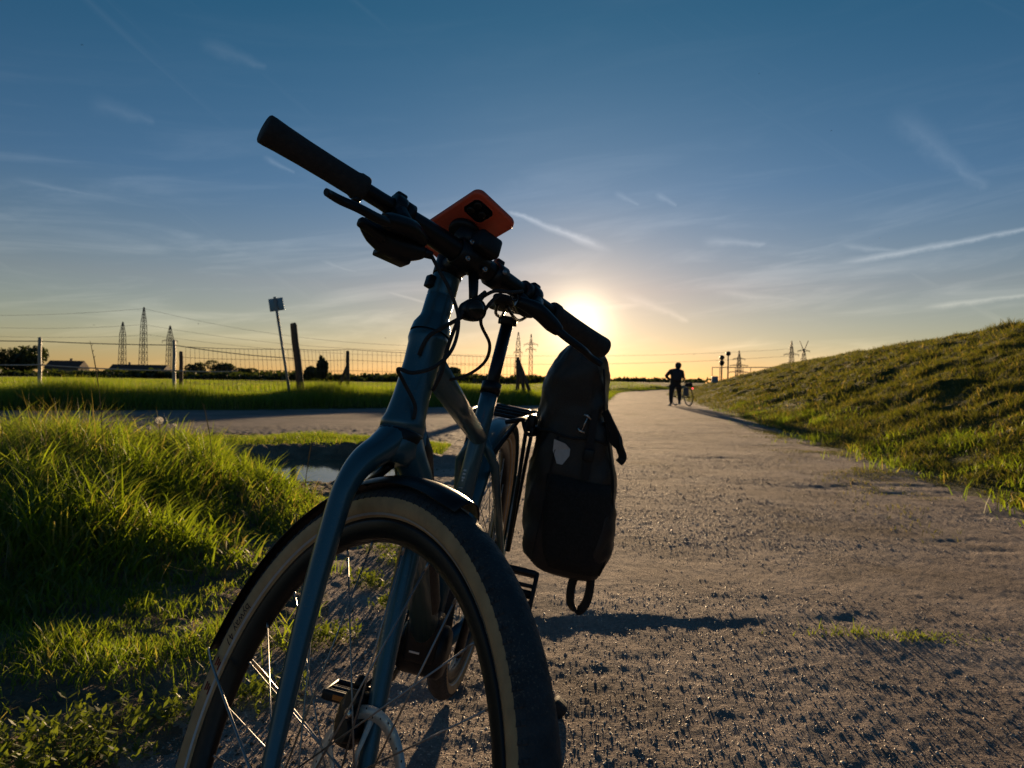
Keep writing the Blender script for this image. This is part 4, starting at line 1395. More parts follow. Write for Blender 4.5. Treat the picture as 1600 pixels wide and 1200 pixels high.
# ---- rack
mb = MB()
RZ = 0.742
for sd in (-1, 1):
    mb.tube([Vector((0.16, sd * 0.030, RZ - 0.012)), Vector((0.13, sd * 0.062, RZ)), Vector((-0.24, sd * 0.066, RZ)), Vector((-0.27, sd * 0.040, RZ))], 0.0058, 10, curve=6)
    mb.tube([Vector((0.01, sd * 0.064, RZ)), Vector((-0.002, sd * 0.078, RW + 0.03))], 0.0055, 10)
    mb.tube([Vector((-0.16, sd * 0.064, RZ)), Vector((-0.012, sd * 0.078, RW + 0.03))], 0.0055, 10)
    # low rail that carries the bag hooks
    mb.tube([Vector((0.12, sd * 0.066, RZ - 0.004)), Vector((0.10, sd * 0.082, RZ - 0.035)), Vector((-0.20, sd * 0.084, RZ - 0.045)), Vector((-0.24, sd * 0.068, RZ))], 0.005, 10, curve=6)
for x in (0.13, 0.0, -0.13, -0.24):
    mb.tube([Vector((x, -0.064, RZ)), Vector((x, 0.064, RZ))], 0.005, 10)
mb.tube([TT1 + Vector((-0.03, 0.030, -0.04)), Vector((0.13, 0.055, RZ - 0.004))], 0.0055, 10)
mb.tube([TT1 + Vector((-0.03, -0.030, -0.04)), Vector((0.13, -0.055, RZ - 0.004))], 0.0055, 10)
mb.build('luggage_rack', BLACK, bike)
MB().box((-0.275, 0, RZ - 0.012), (0.018, 0.075, 0.034), bev=0.004).build('tail_lamp', pbr('red_lamp_plastic', (0.30, 0.012, 0.010), 0.25), bike)

# ------------------------------------------------------------------ phone held by the mount
CASE = pbr('orange_red_phone_case', (0.68, 0.105, 0.055), 0.55, 0.0, 0.08, 60.0, 0.08, 500.0)
PHM = BIKE_M @ Matrix.Translation(PH_C) @ Matrix((PH_L.cross(PH_N), PH_L, PH_N)).transposed().to_4x4()
phone = empty('mobile_phone', PHM, label='phone in an orange-red case clipped above the handlebar, camera side showing', cat='phone')


def slab(w, h, t, rc, bev, z0=0.0, n=8):
    """rounded-corner plate with softened edges, lying in xy"""
    mb = MB()
    rings = []
    for dz, ins in ((0.0, bev), (bev * 0.35, bev * 0.3), (bev, 0.0), (t - bev, 0.0), (t - bev * 0.35, bev * 0.3), (t, bev)):
        r = []
        for cx, cy, a0 in ((1, 1, 0), (-1, 1, 90), (-1, -1, 180), (1, -1, 270)):
            for k in range(n + 1):
                a = math.radians(a0 + 90 * k / n)
                r.append(((w / 2 - rc) * cx + (rc - ins) * math.cos(a), (h / 2 - rc) * cy + (rc - ins) * math.sin(a), z0 + dz))
        rings.append(r)
    return mb.loft(rings)


slab(0.0775, 0.152, 0.0095, 0.0125, 0.0028, -0.0045).build('case', CASE, phone)
slab(0.073, 0.147, 0.003, 0.011, 0.0012, -0.0066).build('screen', pbr('dark_glass', (0.004, 0.004, 0.005), 0.06), phone)
CAMX = -0.0125
cm = slab(0.0345, 0.0345, 0.0012, 0.009, 0.0005, 0.0049)
cmo = cm.build('camera_plate', pbr('camera_glass', (0.008, 0.009, 0.011), 0.12), phone)
fr = slab(0.0385, 0.0385, 0.0011, 0.0105, 0.0005, 0.0046).build('camera_rim', CASE, phone)
for o_ in (cmo, fr):
    o_.location = (CAMX, 0.050, 0)
for (x, y) in ((CAMX - 0.0075, 0.0575), (CAMX - 0.0075, 0.0425), (CAMX + 0.0075, 0.050)):
    MB().lathe([(0.0, 0.0022), (0.0038, 0.0022), (0.0052, 0.0018), (0.0058, 0.0004), (0.0058, -0.0004)], (x, y, 0.0061), (0, 0, 1), 20).build('camera_lens', LENS, phone)

# ------------------------------------------------------------------ pannier on the left of the rack
BAGC = pbr('black_coated_fabric', (0.015, 0.0145, 0.0145), 0.46, 0.0, 0.35, 14.0, 0.5, 320.0, dust=0.25)
BAGM = pbr('black_mesh_fabric', (0.010, 0.010, 0.010), 0.8, 0.0, 0.4, 90.0, 0.6, 900.0)
WEB = pbr('black_webbing', (0.012, 0.012, 0.013), 0.75, 0.0, 0.3, 300.0, 0.4, 900.0)
REFL = pbr('grey_reflective_patch', (0.52, 0.52, 0.52), 0.45, 0.0, 0.06, 120.0, 0.05, 400.0)
bag = empty('pannier_bag', BIKE_M.copy(), label='black pannier bag with a pale reflective patch hanging on the bicycle rack', cat='bag')
LV = [  # z, y inner, y outer, half length, centre x, forward bulge
    (0.372, 0.190, 0.285, 0.085, -0.02), (0.382, 0.158, 0.318, 0.112, -0.02), (0.41, 0.128, 0.330, 0.122, -0.02), (0.46, 0.112, 0.336, 0.126, -0.02), (0.55, 0.098, 0.330, 0.130, -0.02), (0.64, 0.092, 0.314, 0.133, -0.02),
    (0.72, 0.093, 0.287, 0.135, -0.02), (0.79, 0.094, 0.262, 0.137, -0.02), (0.845, 0.092, 0.252, 0.139, -0.02), (0.885, 0.100, 0.244, 0.140, -0.02), (0.918, 0.114, 0.234, 0.140, -0.02), (0.940, 0.130, 0.222, 0.138, -0.02), (0.950, 0.150, 0.204, 0.130, -0.02)]
zl = [l[0] for l in LV]
rings = []
for z in list(np.linspace(0.372, 0.40, 5)) + list(np.linspace(0.415, 0.90, 42)) + list(np.linspace(0.908, 0.950, 9)):
    y0, y1, hx = (float(np.interp(z, zl, [l[q] for l in LV])) for q in (1, 2, 3))
    r = []
    for k in range(72):
        t = 2 * math.pi * k / 72
        c_, s_ = math.cos(t), math.sin(t)
        ex = 0.40 + 0.12 * float(sstep(0.82, 0.92, z))
        x = -0.02 + hx * math.copysign(abs(c_) ** ex, c_)
        y = (y0 + y1) / 2 + (y1 - y0) / 2 * math.copysign(abs(s_) ** ex, s_)
        # slack cloth: slanting creases, sharper towards the rolled top and where the pocket pulls
        u_ = np.array([(x * 8 + y * 26 - z * 9)])
        v_ = np.array([(z * 6 + y * 3)])
        cr = float(fbm(u_, v_, 150, 3, 0.6)[0])
        cr2 = 0.35 - abs(float(fbm(np.array([y * 34 + z * 16]), np.array([z * 7 - x * 5]), 155, 2)[0])) * 1.6
        fold = 0.013 * cr + 0.0070 * max(0.0, cr2) * (1 + float(sstep(0.74, 0.9, z)))
        fold *= float(sstep(0.372, 0.41, z)) * (1 - 0.6 * float(sstep(0.92, 0.95, z)))
        x += fold * (1 if c_ > 0 else -1)
        y += fold * 0.8 * (1 if s_ > 0 else -1)
        r.append((x, y, z + 0.02 * (x + 0.02) * float(sstep(0.88, 0.95, z))))
    rings.append(r)
MB().loft(rings).build('body', BAGC, bag)


def bag_front(y, z, out=0.0):
    """a point on the front face of the bag"""
    zs = [l[0] for l in LV]
    y0 = float(np.interp(z, zs, [l[1] for l in LV]))
    y1 = float(np.interp(z, zs, [l[2] for l in LV]))
    hx = float(np.interp(z, zs, [l[3] for l in LV]))
    s_ = min(0.98, abs((y - (y0 + y1) / 2) / ((y1 - y0) / 2)))
    sp = s_ ** (1 / 0.40)
    cc = math.sqrt(max(0.0, 1 - sp * sp)) ** 0.40
    return Vector((-0.02 + hx * cc + out, y, z))


# mesh pocket over the lower front, seam lines
zs_ = [0.40, 0.43, 0.47, 0.51, 0.55, 0.59, 0.625]
grid = []
for z in zs_:
    row = []
    for k in range(9):
        y0 = float(np.interp(z, [l[0] for l in LV], [l[1] for l in LV])) + 0.055
        y1 = float(np.interp(z, [l[0] for l in LV], [l[2] for l in LV])) - 0.012
        yy = y0 + (y1 - y0) * k / 8
        row.append(bag_front(yy, z, 0.008 + 0.012 * math.sin(math.pi * k / 8) * math.sin(math.pi * (z - 0.38) / 0.27)))
    grid.append(row)
mb = MB()
back = [[p + Vector((-0.012, 0, 0)) for p in row] for row in grid]
mb.loft([a + b[::-1] for a, b in zip(grid, back)])
mb.build('mesh_pocket', BAGM, bag)
for zz, ya, yb in ((0.725, 0.105, 0.275),):
    MB().tube([bag_front(ya + (yb - ya) * k / 10, zz + 0.004 * math.sin(k), 0.007) for k in range(11)], 0.0028, 8).build('seam', WEB, bag)
MB().tube([bag_front(0.150 + 0.02 * (z - 0.4), z, 0.007) for z in np.linspace(0.40, 0.72, 12)], 0.0022, 8).build('seam', WEB, bag)
# pale shield-shaped patch
pc = bag_front(0.169, 0.684, 0.0)
shape = [(-0.023, 0.027), (0.005, 0.0215), (0.0195, 0.011), (0.0205, -0.006), (0.008, -0.030), (-0.006, -0.030), (-0.021, 0.0)]
px_ = max(bag_front(0.169 + y, 0.684 + z).x for y, z in shape) + 0.008
fr_ = [Vector((px_ + 0.004 * (z > 0.02), 0.172 + y, 0.684 + z)) for y, z in shape]
mb = MB()
mb.loft([[p - Vector((0.004, 0, 0)) for p in fr_], fr_], smooth=False)
mb.build('reflective_patch', REFL, bag)
# metal hook bar, like a slanted capital I
def hk(y, z):
    return bag_front(0.214 + y, 0.762 + z, 0.013)


mb = MB()
mb.tube([hk(0.004, 0.019), hk(-0.004, -0.019)], 0.0016, 8)
mb.tube([hk(-0.006, 0.021), hk(0.002, 0.0205), hk(0.013, 0.013)], [0.0028, 0.0035, 0.0022], 8)
mb.tube([hk(-0.013, -0.013), hk(-0.009, -0.019), hk(0.004, -0.021)], [0.0022, 0.0030, 0.0028], 8)
mb.build('metal_hook', STEEL, bag)


def strap(name, pts, w, parent, side, t=0.0022, mat=None):
    """flat webbing along the points; side = direction of its width"""
    P = [Vector(p) for p in pts]
    out = []
    for i in range(len(P) - 1):
        p0, p1, p2, p3 = P[max(i - 1, 0)], P[i], P[i + 1], P[min(i + 2, len(P) - 1)]
        for k in range(6):
            q = k / 6
            out.append(0.5 * ((2 * p1) + (p2 - p0) * q + (2 * p0 - 5 * p1 + 4 * p2 - p3) * q * q + (3 * p1 - p0 - 3 * p2 + p3) * q ** 3))
    out.append(P[-1])
    sd_ = Vector(side).normalized()
    rings = []
    for i, p in enumerate(out):
        tg = (out[min(i + 1, len(out) - 1)] - out[max(i - 1, 0)]).normalized()
        s_ = (sd_ - tg * sd_.dot(tg)).normalized()
        n_ = tg.cross(s_)
        rings.append([p + s_ * w / 2 + n_ * t / 2, p - s_ * w / 2 + n_ * t / 2, p - s_ * w / 2 - n_ * t / 2, p + s_ * w / 2 - n_ * t / 2])
    return MB().loft(rings, smooth=False).build(name, mat or WEB, parent)


# webbing over the front, its ladder buckle, piping up the outer edge
strap('front_strap', [bag_front(0.232 + 0.05 * (0.80 - z), z, 0.012) for z in (0.80, 0.74, 0.70, 0.66, 0.63)], 0.018, bag, (0, 1, 0), 0.003)
MB().box(bag_front(0.238, 0.69, 0.016), (0.008, 0.026, 0.030), bev=0.003).build('buckle', PLASTIC, bag)
MB().tube([bag_front(float(np.interp(z, zl, [l[2] for l in LV])) - 0.007, z, 0.004) for z in np.linspace(0.40, 0.90, 24)], 0.0026, 8).build('piping', WEB, bag)
# side strap with buckle standing off the outer edge
strap('side_strap', [(0.10, 0.255, 0.800), (0.105, 0.276, 0.772), (0.105, 0.298, 0.742), (0.10, 0.306, 0.722), (0.10, 0.318, 0.700), (0.10, 0.312, 0.684)], 0.020, bag, (0.6, 1, 0), 0.006)
strap('side_strap', [(0.085, 0.256, 0.772), (0.09, 0.270, 0.752), (0.095, 0.288, 0.732), (0.10, 0.300, 0.724)], 0.016, bag, (0.6, 1, 0), 0.005)
MB().box((0.102, 0.304, 0.733), (0.026, 0.010, 0.034), (0.95, 0.25, 0), (-0.25, 0.95, 0.3), (0, -0.3, 0.95), bev=0.003).build('buckle', PLASTIC, bag)
MB().tube([(0.10, 0.3165, 0.697), (0.10, 0.3175, 0.690)], 0.008, 10, sy=1.0).build('strap_end', WEB, bag)
# carrying loop under the bag
strap('bottom_loop', [(0.06, 0.262, 0.385), (0.062, 0.258, 0.352), (0.062, 0.264, 0.312), (0.062, 0.284, 0.296), (0.062, 0.300, 0.318), (0.060, 0.304, 0.352), (0.06, 0.300, 0.390)], 0.022, bag, (1, 0.9, 0), 0.009)
# rack hooks
for x in (0.085, -0.10):
    MB().box((x, 0.083, 0.735), (0.030, 0.020, 0.042), bev=0.005).build('rack_hook', PLASTIC, bag)
MB().box((-0.01, 0.090, 0.715), (0.24, 0.010, 0.022), bev=0.003).build('hook_rail', PLASTIC, bag)
# rolled closure across the top
MB().tube([(0.115, 0.178, 0.940), (-0.02, 0.178, 0.944), (-0.155, 0.178, 0.940)], 0.011, 14, sy=1.4).build('rolled_closure', BAGC, bag)

# ------------------------------------------------------------------ fence, sign and posts across the side road
WOOD = pbr('weathered_wood', (0.085, 0.062, 0.045), 0.85, 0.0, 0.4, 14.0, 0.6, 60.0)
GALV = pbr('pale_grey_post', (0.30, 0.29, 0.27), 0.6, 0.2, 0.2, 20.0, 0.2, 80.0)
SIGNM = pbr('sign_sheet_metal', (0.16, 0.26, 0.33), 0.45, 0.3, 0.1, 12.0)
WIRE = pbr('fence_wire', (0.10, 0.09, 0.08), 0.5, 0.5, 0.1, 10.0)
TAPE = pbr('pale_fence_tape', (0.50, 0.40, 0.36), 0.7, 0.0, 0.2, 4.0)
LATT = pbr('pylon_steel', (0.16, 0.13, 0.11), 0.6, 0.2, 0.1, 1.0)


def hz(x, y):
    return float(H(np.array([x]), np.array([y]))[0])


def stand(u, vtop, Y, uft=None):
    """foot and head of something upright seen at picture column u with its top at row vtop"""
    t = pix(u, vtop, Y)
    b = pix(uft if uft is not None else u, 605, Y)
    return Vector((b.x, Y, hz(b.x, Y))), t


def round_post(name, foot, head, r, mat, taper=0.92, **kw):
    d = (head - foot)
    mb = MB()
    pts = [foot - d.normalized() * 0.25] + [foot + d * t for t in (0, 0.25, 0.5, 0.75, 0.97, 1.0)]
    pts = [p + Vector((0.006 * math.sin(9 * i + p.x), 0, 0)) for i, p in enumerate(pts)]
    mb.tube(pts, [r, r, r * 0.99, r * 0.97, r * 0.95, r * taper, r * taper * 0.8], 12)
    return mb.build(name, mat, **kw)


fp = {}
for key, u, vt, Y, r, mat, uf, lab in (('a', 62, 527, 18.4, 0.045, GALV, None, 'slim pale fence post standing alone near the left end of the fence'),
                                       ('b', 272, 531, 19.3, 0.045, GALV, None, 'slim pale fence post close beside a shorter dark one'),
                                       ('c', 283, 549, 19.9, 0.055, WOOD, None, 'short dark wooden fence post just right of a pale one'),
                                       ('d', 458, 505, 20.6, 0.105, WOOD, 472, 'thick dark wooden post leaning left beside the sign'),
                                       ('e', 543, 548, 22.2, 0.060, WOOD, 544, 'wooden fence post with a slanting brace at its left')):
    f_, h_ = stand(u, vt, Y, uf)
    o = round_post('fence_post', f_, h_, r, mat, label=lab, cat='post', group='fence posts beyond the side road')
    fp[key] = (f_, h_)
    if key == 'e':
        ft = pix(519, 612, Y)
        MB().tube([Vector((ft.x, Y, hz(ft.x, Y) - 0.1)), f_.lerp(h_, 0.68)], [0.055, 0.05], 10).build('brace', WOOD, o)
f_, h_ = stand(809, 558, 26.6)
o = round_post('fence_post', f_, h_, 0.07, WOOD, label='dark wooden corner post with two slanting braces, left of the path', cat='post', group='fence posts beyond the side road')
for (du, vt, t0) in ((818, 563, 0.9), (829, 600, 0.95)):
    q = pix(du + 4, 606, 26.6)
    MB().tube([Vector((q.x, 26.4, hz(q.x, 26.4) - 0.1)), f_.lerp(h_, t0)], [0.07, 0.065], 10).build('brace', WOOD, o)
fp['f'] = (f_, h_)

# leaning sign seen from behind
f_, h_ = stand(429, 464, 20.2, 454)
ax = (h_ - f_).normalized()
sg = empty('road_sign', Matrix.Translation(f_), label='small square sign on a leaning pole, seen from behind', cat='sign')
MB().tube([-ax * 0.3, ax * (h_ - f_).length], 0.038, 12).build('pole', GALV, sg)
c_ = ax * ((h_ - f_).length - 0.21)
xs = Vector((1, 0.1, 0)) - ax * Vector((1, 0.1, 0)).dot(ax)
xs.normalize()
pl = MB().box(c_ + Vector((0, 0.05, 0)), (0.40, 0.006, 0.36), xs, ax.cross(xs), ax, bev=0.002).build('plate', SIGNM, sg)
for dz in (0.09, -0.09):
    MB().box(c_ + ax * dz + Vector((0, 0.035, 0)), (0.13, 0.03, 0.03), xs, ax.cross(xs), ax, bev=0.004).build('clamp', GALV, sg)
MB().box(c_ - ax * 0.42 + xs * 0.02 + Vector((0, -0.04, 0)), (0.05, 0.02, 0.16), xs, ax.cross(xs), ax, bev=0.004).build('hanging_tag', WOOD, sg)


def sag(a, b, s, n=14):
    return [a.lerp(b, k / n) - Vector((0, 0, s * 4 * (k / n) * (1 - k / n))) for k in range(n + 1)]


# electric tapes between the pale posts
left = pix(-60, 531, 17.6)
MB().tube(sag(left, fp['a'][1] - Vector((0, 0, 0.10)), 0.01) + sag(fp['a'][1] - Vector((0, 0, 0.10)), fp['b'][1] - Vector((0, 0, 0.14)), 0.02)[1:] + sag(fp['b'][1] - Vector((0, 0, 0.14)), pix(462, 560, 20.6), 0.05)[1:], 0.011, 6).build('fence_rope', WIRE, label='dark upper rope of the electric fence running across the posts', cat='rope')
MB().tube(sag(pix(-60, 568, 17.6), pix(62, 570, 18.35), 0.02) + sag(pix(62, 570, 18.35), pix(272, 579, 19.25), 0.03)[1:] + sag(pix(272, 579, 19.25), pix(372, 580, 20.2), 0.02)[1:], 0.016, 6, sy=0.4).build('fence_tape', TAPE, label='pale lower tape of the electric fence running across the posts', cat='tape')


def wire_panel(a0, a1, b0, b1, label, cols, rows=5, r=0.0055):
    """wire netting between two posts: foot/head of each end"""
    mb = MB()
    for k in range(rows):
        t = 0.12 + 0.88 * k / (rows - 1)
        mb.tube(sag(a0.lerp(a1, t), b0.lerp(b1, t), 0.03 * t, 10), r * (1.3 if k == rows - 1 else 1), 4)
    for k in range(1, cols):
        s_ = k / cols
        p, q = a0.lerp(b0, s_), a1.lerp(b1, s_)
        dz = 0.03 * 4 * s_ * (1 - s_)
        mb.tube([p.lerp(q, 0.12), q - Vector((0, 0, dz))], r * 0.8, 4)
    mb.build('wire_fence', WIRE, label=label, cat='fence', group='wire netting panels of the meadow fence')


def tp(key, v):
    f_, h_ = fp[key]
    h2 = h_.copy()
    h2.z = CAM_H + (600 - v) / FPX * h_.y
    return f_, f_.lerp(h_, (h2.z - f_.z) / (h_.z - f_.z))


ca, cb_ = tp('c', 549)
da, db = tp('d', 550)
ea, eb = tp('e', 549)
fa, fb = tp('f', 558)
wire_panel(ca, cb_, da, db, 'wire netting between the short dark post and the thick leaning post', 26)
wire_panel(da, db, ea, eb, 'wire netting between the thick leaning post and the braced post', 14)
wire_panel(ea, eb, fa, fb, 'wire netting between the braced post and the corner post, behind the bicycle', 40)

# ------------------------------------------------------------------ pylons and power lines
def lattice(name, u, vtop, Y, wb_, wt, arms, label, nseg=9, xtop=False, ymin=None):
    t = pix(u, vtop, Y)
    z0 = hz(t.x, Y)
    Hh = t.z - z0
    o = empty(name, Matrix.Translation((t.x, Y, z0)), label=label, cat='pylon', group='lattice pylons on the horizon')
    mb = MB()
    th = 0.00042 * Y
    def hw(s_):
        return wb_ / 2 + (wt / 2 - wb_ / 2) * min(1, s_ / 0.78) if s_ < 0.78 else wt / 2 * (1 - (s_ - 0.78) / 0.22 * 0.85)
    lv = [k / nseg for k in range(nseg + 1)]
    for sx in (-1, 1):
        for sy_ in (-1, 1):
            mb.tube([(sx * hw(s_), sy_ * hw(s_), s_ * Hh) for s_ in lv], th, 5)
    for a, b in zip(lv[:-1], lv[1:]):
        for sy_ in (-1, 1):
            mb.tube([(-hw(a), sy_ * hw(a), a * Hh), (hw(b), sy_ * hw(b), b * Hh)], th * 0.6, 4)
            mb.tube([(hw(a), sy_ * hw(a), a * Hh), (-hw(b), sy_ * hw(b), b * Hh)], th * 0.6, 4)
            mb.tube([(-hw(b), sy_ * hw(b), b * Hh), (hw(b), sy_ * hw(b), b * Hh)], th * 0.6, 4)
    mb.build('mast', LATT, o)
    for (s_, ln) in arms:
        m2 = MB()
        for sd in (-1, 1):
            m2.tube([(0, 0, s_ * Hh), (sd * ln, 0, s_ * Hh - 0.01 * Hh)], [th * 1.3, th * 0.6], 5)
            m2.tube([(0, 0, s_ * Hh + 0.04 * Hh), (sd * ln, 0, s_ * Hh - 0.005 * Hh)], [th, th * 0.5], 5)
            m2.tube([(sd * ln * 0.95, 0, s_ * Hh - 0.01 * Hh), (sd * ln * 0.95, 0, s_ * Hh - 0.05 * Hh)], th * 0.6, 4)
        m2.build('cross_arm', LATT, o)
    if xtop:
        m2 = MB()
        for sd in (-1, 1):
            m2.tube([(-sd * 1.2, 0, 0.86 * Hh), (sd * xtop, 0, 1.20 * Hh)], [th * 1.6, th * 1.2], 5)
        m2.build('crossed_top', LATT, o)
    return Vector((t.x, Y, z0)), Hh


pyl = []
pyl.append(lattice('pylon', 192, 503, 430, 3.4, 2.4, (), 'slender lattice mast left of the tallest one'))
pyl.append(lattice('pylon', 225, 480, 400, 3.6, 2.2, (), 'tallest slender lattice mast on the left horizon', 11))
pyl.append(lattice('pylon', 266, 509, 400, 3.2, 2.4, ((0.72, 4.5),), 'slender lattice mast directly behind the pale fence post'))
pyl.append(lattice('pylon', 810, 519, 420, 4.2, 2.2, ((0.62, 2.6),), 'lattice mast rising behind the braced corner post'))
pyl.append(lattice('pylon', 830, 522, 520, 3.0, 2.0, ((0.80, 5.2), (0.70, 3.8)), 'thin mast with two short cross arms near the sun'))
pyl.append(lattice('pylon', 1155, 548, 620, 5.0, 2.2, ((0.78, 5.4), (0.60, 8.0), (0.42, 8.6)), 'fir-shaped pylon just right of the signals'))
pyl.append(lattice('pylon', 1237, 533, 560, 4.6, 2.2, ((0.72, 6.0), (0.52, 7.5)), 'pylon with wide arms left of the crossed one'))
pyl.append(lattice('pylon', 1256, 545, 600, 5.2, 3.0, ((0.95, 5.2), (0.66, 5.6)), 'pylon with an X-shaped head above the dike', 7, xtop=3.6))


def power_line(u0, v0, Y0, u1, v1, Y1, s_, label, r=0.05):
    MB().tube(sag(pix(u0, v0, Y0), pix(u1, v1, Y1), s_, 24), r, 5).build('power_line', LATT, label=label, cat='power line', group='power lines between the pylons')


for k, (u0, v0, u1, v1, s_) in enumerate(((-80, 492, 225, 482, 1.6), (225, 482, 640, 540, 4.0), (-80, 508, 225, 507, 2.0), (225, 507, 640, 548, 3.0), (-80, 522, 225, 524, 1.5), (225, 522, 640, 556, 2.4))):
    power_line(u0, v0, 400, u1, v1, 400, s_, ('highest', 'highest', 'middle', 'middle', 'lowest', 'lowest')[k] + ' power line running ' + ('left' if k % 2 == 0 else 'right') + ' from the tallest left mast', 0.065)
power_line(640, 552, 470, 1237, 545, 560, 3.5, 'upper power line crossing behind the bag and the walker', 0.08)
power_line(640, 566, 470, 1237, 556, 560, 3.5, 'lower power line crossing behind the bag and the walker', 0.10)

# ------------------------------------------------------------------ trees, houses and the far treeline
def crown_mesh(cx, cy, z0, z1, w, n, seed, leaf, flat=0.7, lobes=7):
    rg = np.random.default_rng(seed)
    lc = np.stack([rg.uniform(-0.32, 0.32, lobes), rg.uniform(-0.3, 0.3, lobes), rg.uniform(0.25, 0.78, lobes)], 1)
    lr = rg.uniform(0.20, 0.34, lobes)
    k = rg.integers(0, lobes, n)
    d = rg.normal(size=(n, 3))
    d /= np.linalg.norm(d, axis=1)[:, None]
    p = lc[k] + d * (lr[k] * rg.uniform(0.55, 1.05, n) ** 0.5)[:, None]
    p = p * np.array([w, w * flat, z1 - z0]) + np.array([cx, cy, z0])
    a = rg.normal(size=(n, 3))
    a /= np.linalg.norm(a, axis=1)[:, None]
    b = np.cross(a, rg.normal(size=(n, 3)))
    b /= np.linalg.norm(b, axis=1)[:, None]
    s_ = leaf * rg.uniform(0.6, 1.4, n)[:, None]
    V = np.stack([p - a * s_, p + b * s_ * 0.6, p + a * s_, p - b * s_ * 0.6], 1)
    return V.reshape(-1, 3), np.arange(4 * n).reshape(-1, 4), np.repeat(rg.random(n), 4)


def far_tree(u, vtop, vbot, wpx, Y, label, seed, slim=False, n=2200):
    c = pix(u, vtop, Y)
    z0 = hz(c.x, Y)
    zb = pix(u, vbot, Y).z
    w = wpx * Y / FPX
    o = empty('tree', Matrix.Translation((c.x, Y, z0)), label=label, cat='tree', group='trees on the horizon')
    hgt = c.z - z0
    mb = MB()
    mb.tube([(0, 0, -0.3), (0.1, 0, hgt * 0.3), (0, 0.1, hgt * 0.8)], [0.35, 0.28, 0.08], 8)
    for k in range(5):
        a = k * 1.3
        mb.tube([(0.08, 0, hgt * (0.25 + 0.08 * k)), (math.cos(a) * w * 0.22, math.sin(a) * w * 0.2, hgt * (0.45 + 0.08 * k))], [0.16, 0.04], 6)
    mb.build('trunk', WOOD, o)
    V, q, t = crown_mesh(0, 0, max(0.2, (zb - z0)) * 0.3, hgt * 1.02, w * (1.25 if not slim else 1.15), n, seed, max(0.45, w * 0.045) if not slim else 0.42, 0.8, 9)
    add_obj('crown', np_mesh('crown', V, q, None, [M['foliage']], attr=t), o)


far_tree(6, 547, 580, 34, 300, 'broad tree cut by the left edge of the picture', 1)
far_tree(46, 543, 580, 52, 300, 'broad round tree left of the slim pale post', 2, n=3600)
far_tree(308, 568, 584, 24, 330, 'small bushy tree right of the short dark post', 3)
far_tree(343, 564, 584, 34, 330, 'medium bushy tree between the short post and the sign', 4)
far_tree(385, 574, 586, 26, 340, 'low bush left of the sign pole', 5)
far_tree(486, 573, 592, 20, 260, 'small round tree right of the leaning post', 6)
far_tree(499, 558, 592, 9, 250, 'left one of two slim upright poplars', 7, True)
far_tree(507, 560, 592, 9, 252, 'right one of two slim upright poplars', 8, True)
far_tree(700, 575, 596, 30, 330, 'bush seen between the head tube and the seat post', 9)


def treeline():
    rg = np.random.default_rng(77)
    Vs, qs, ts, off = [], [], [], 0
    for k in range(260):
        u = -160 + 1250 * (k + rg.uniform(0, 1)) / 260
        Y = rg.uniform(265, 330)
        vt = 577.5 + u * 0.0135 + rg.uniform(-3, 3) - 5 * float(vnoise(np.array([u / 60.0]), np.array([0.5]), 33)[0])
        if u > 900:
            vt += 2
        c = pix(u, vt, Y)
        z0 = hz(c.x, Y)
        V, q, t = crown_mesh(c.x, Y, z0 - 1.0, max(c.z, z0 + 2.0), rg.uniform(9, 18), 130, 500 + k, 0.95, 0.5, 6)
        Vs.append(V)
        qs.append(q + off)
        ts.append(t)
        off += len(V)
    add_obj('treeline', np_mesh('treeline', np.concatenate(Vs), np.concatenate(qs), None, [M['foliage']], attr=np.concatenate(ts)), label='dark hedge and wood along the horizon behind the meadow', kind='stuff')


treeline()

ROOF = pbr('dark_roof_tiles', (0.10, 0.055, 0.042), 0.8, 0.0, 0.3, 0.8, 0.4, 3.0)
WALLM = pbr('rendered_wall', (0.20, 0.17, 0.14), 0.9, 0.0, 0.15, 0.5)
GLASSD = pbr('dark_window_glass', (0.02, 0.022, 0.026), 0.1)


def house(u0, u1, vr, Y, label, chim):
    a, b = pix(u0, vr, Y), pix(u1, vr, Y)
    w, cx = b.x - a.x, (a.x + b.x) / 2
    z0 = hz(cx, Y)
    hr = a.z - z0
    he = hr * 0.55
    d = 9.0
    o = empty('farmhouse', Matrix.Translation((cx, Y, z0)), label=label, cat='house', group='low farm buildings on the horizon')
    MB().box((0, 0, he / 2 - 0.2), (w * 0.96, d, he + 0.4)).build('wall', WALLM, o)
    mb = MB()
    mb.loft([[(-w / 2, -d * 0.56, he - 0.1), (-w / 2, 0, hr), (-w / 2, d * 0.56, he - 0.1)], [(w / 2, -d * 0.56, he - 0.1), (w / 2, 0, hr), (w / 2, d * 0.56, he - 0.1)]], smooth=False)
    rf = mb.build('roof', ROOF, o)
    MB().box((w * chim, 0.4, hr + 0.3), (0.8, 0.8, 1.6)).build('chimney', WALLM, rf)
    for k in range(4):
        x = -w * 0.36 + w * 0.24 * k
        MB().box((x, -d / 2 - 0.01, he * 0.55), (1.1, 0.08, min(1.2, he * 0.5))).build('window', GLASSD, o)


house(78, 132, 563, 345, 'long low farm building right of the broad round tree', 0.1)
house(176, 262, 569, 350, 'long low farm building below the three left masts', -0.2)

# ------------------------------------------------------------------ on the far end of the dike: signals and railing
SIGD = pbr('signal_black', (0.02, 0.02, 0.022), 0.5)


def skyline(u):
    Y = np.linspace(25, 130, 160)
    e = (H(pix(u, 600, 1.0).x * Y, Y) - CAM_H) / Y
    return float(Y[int(np.argmax(e))])


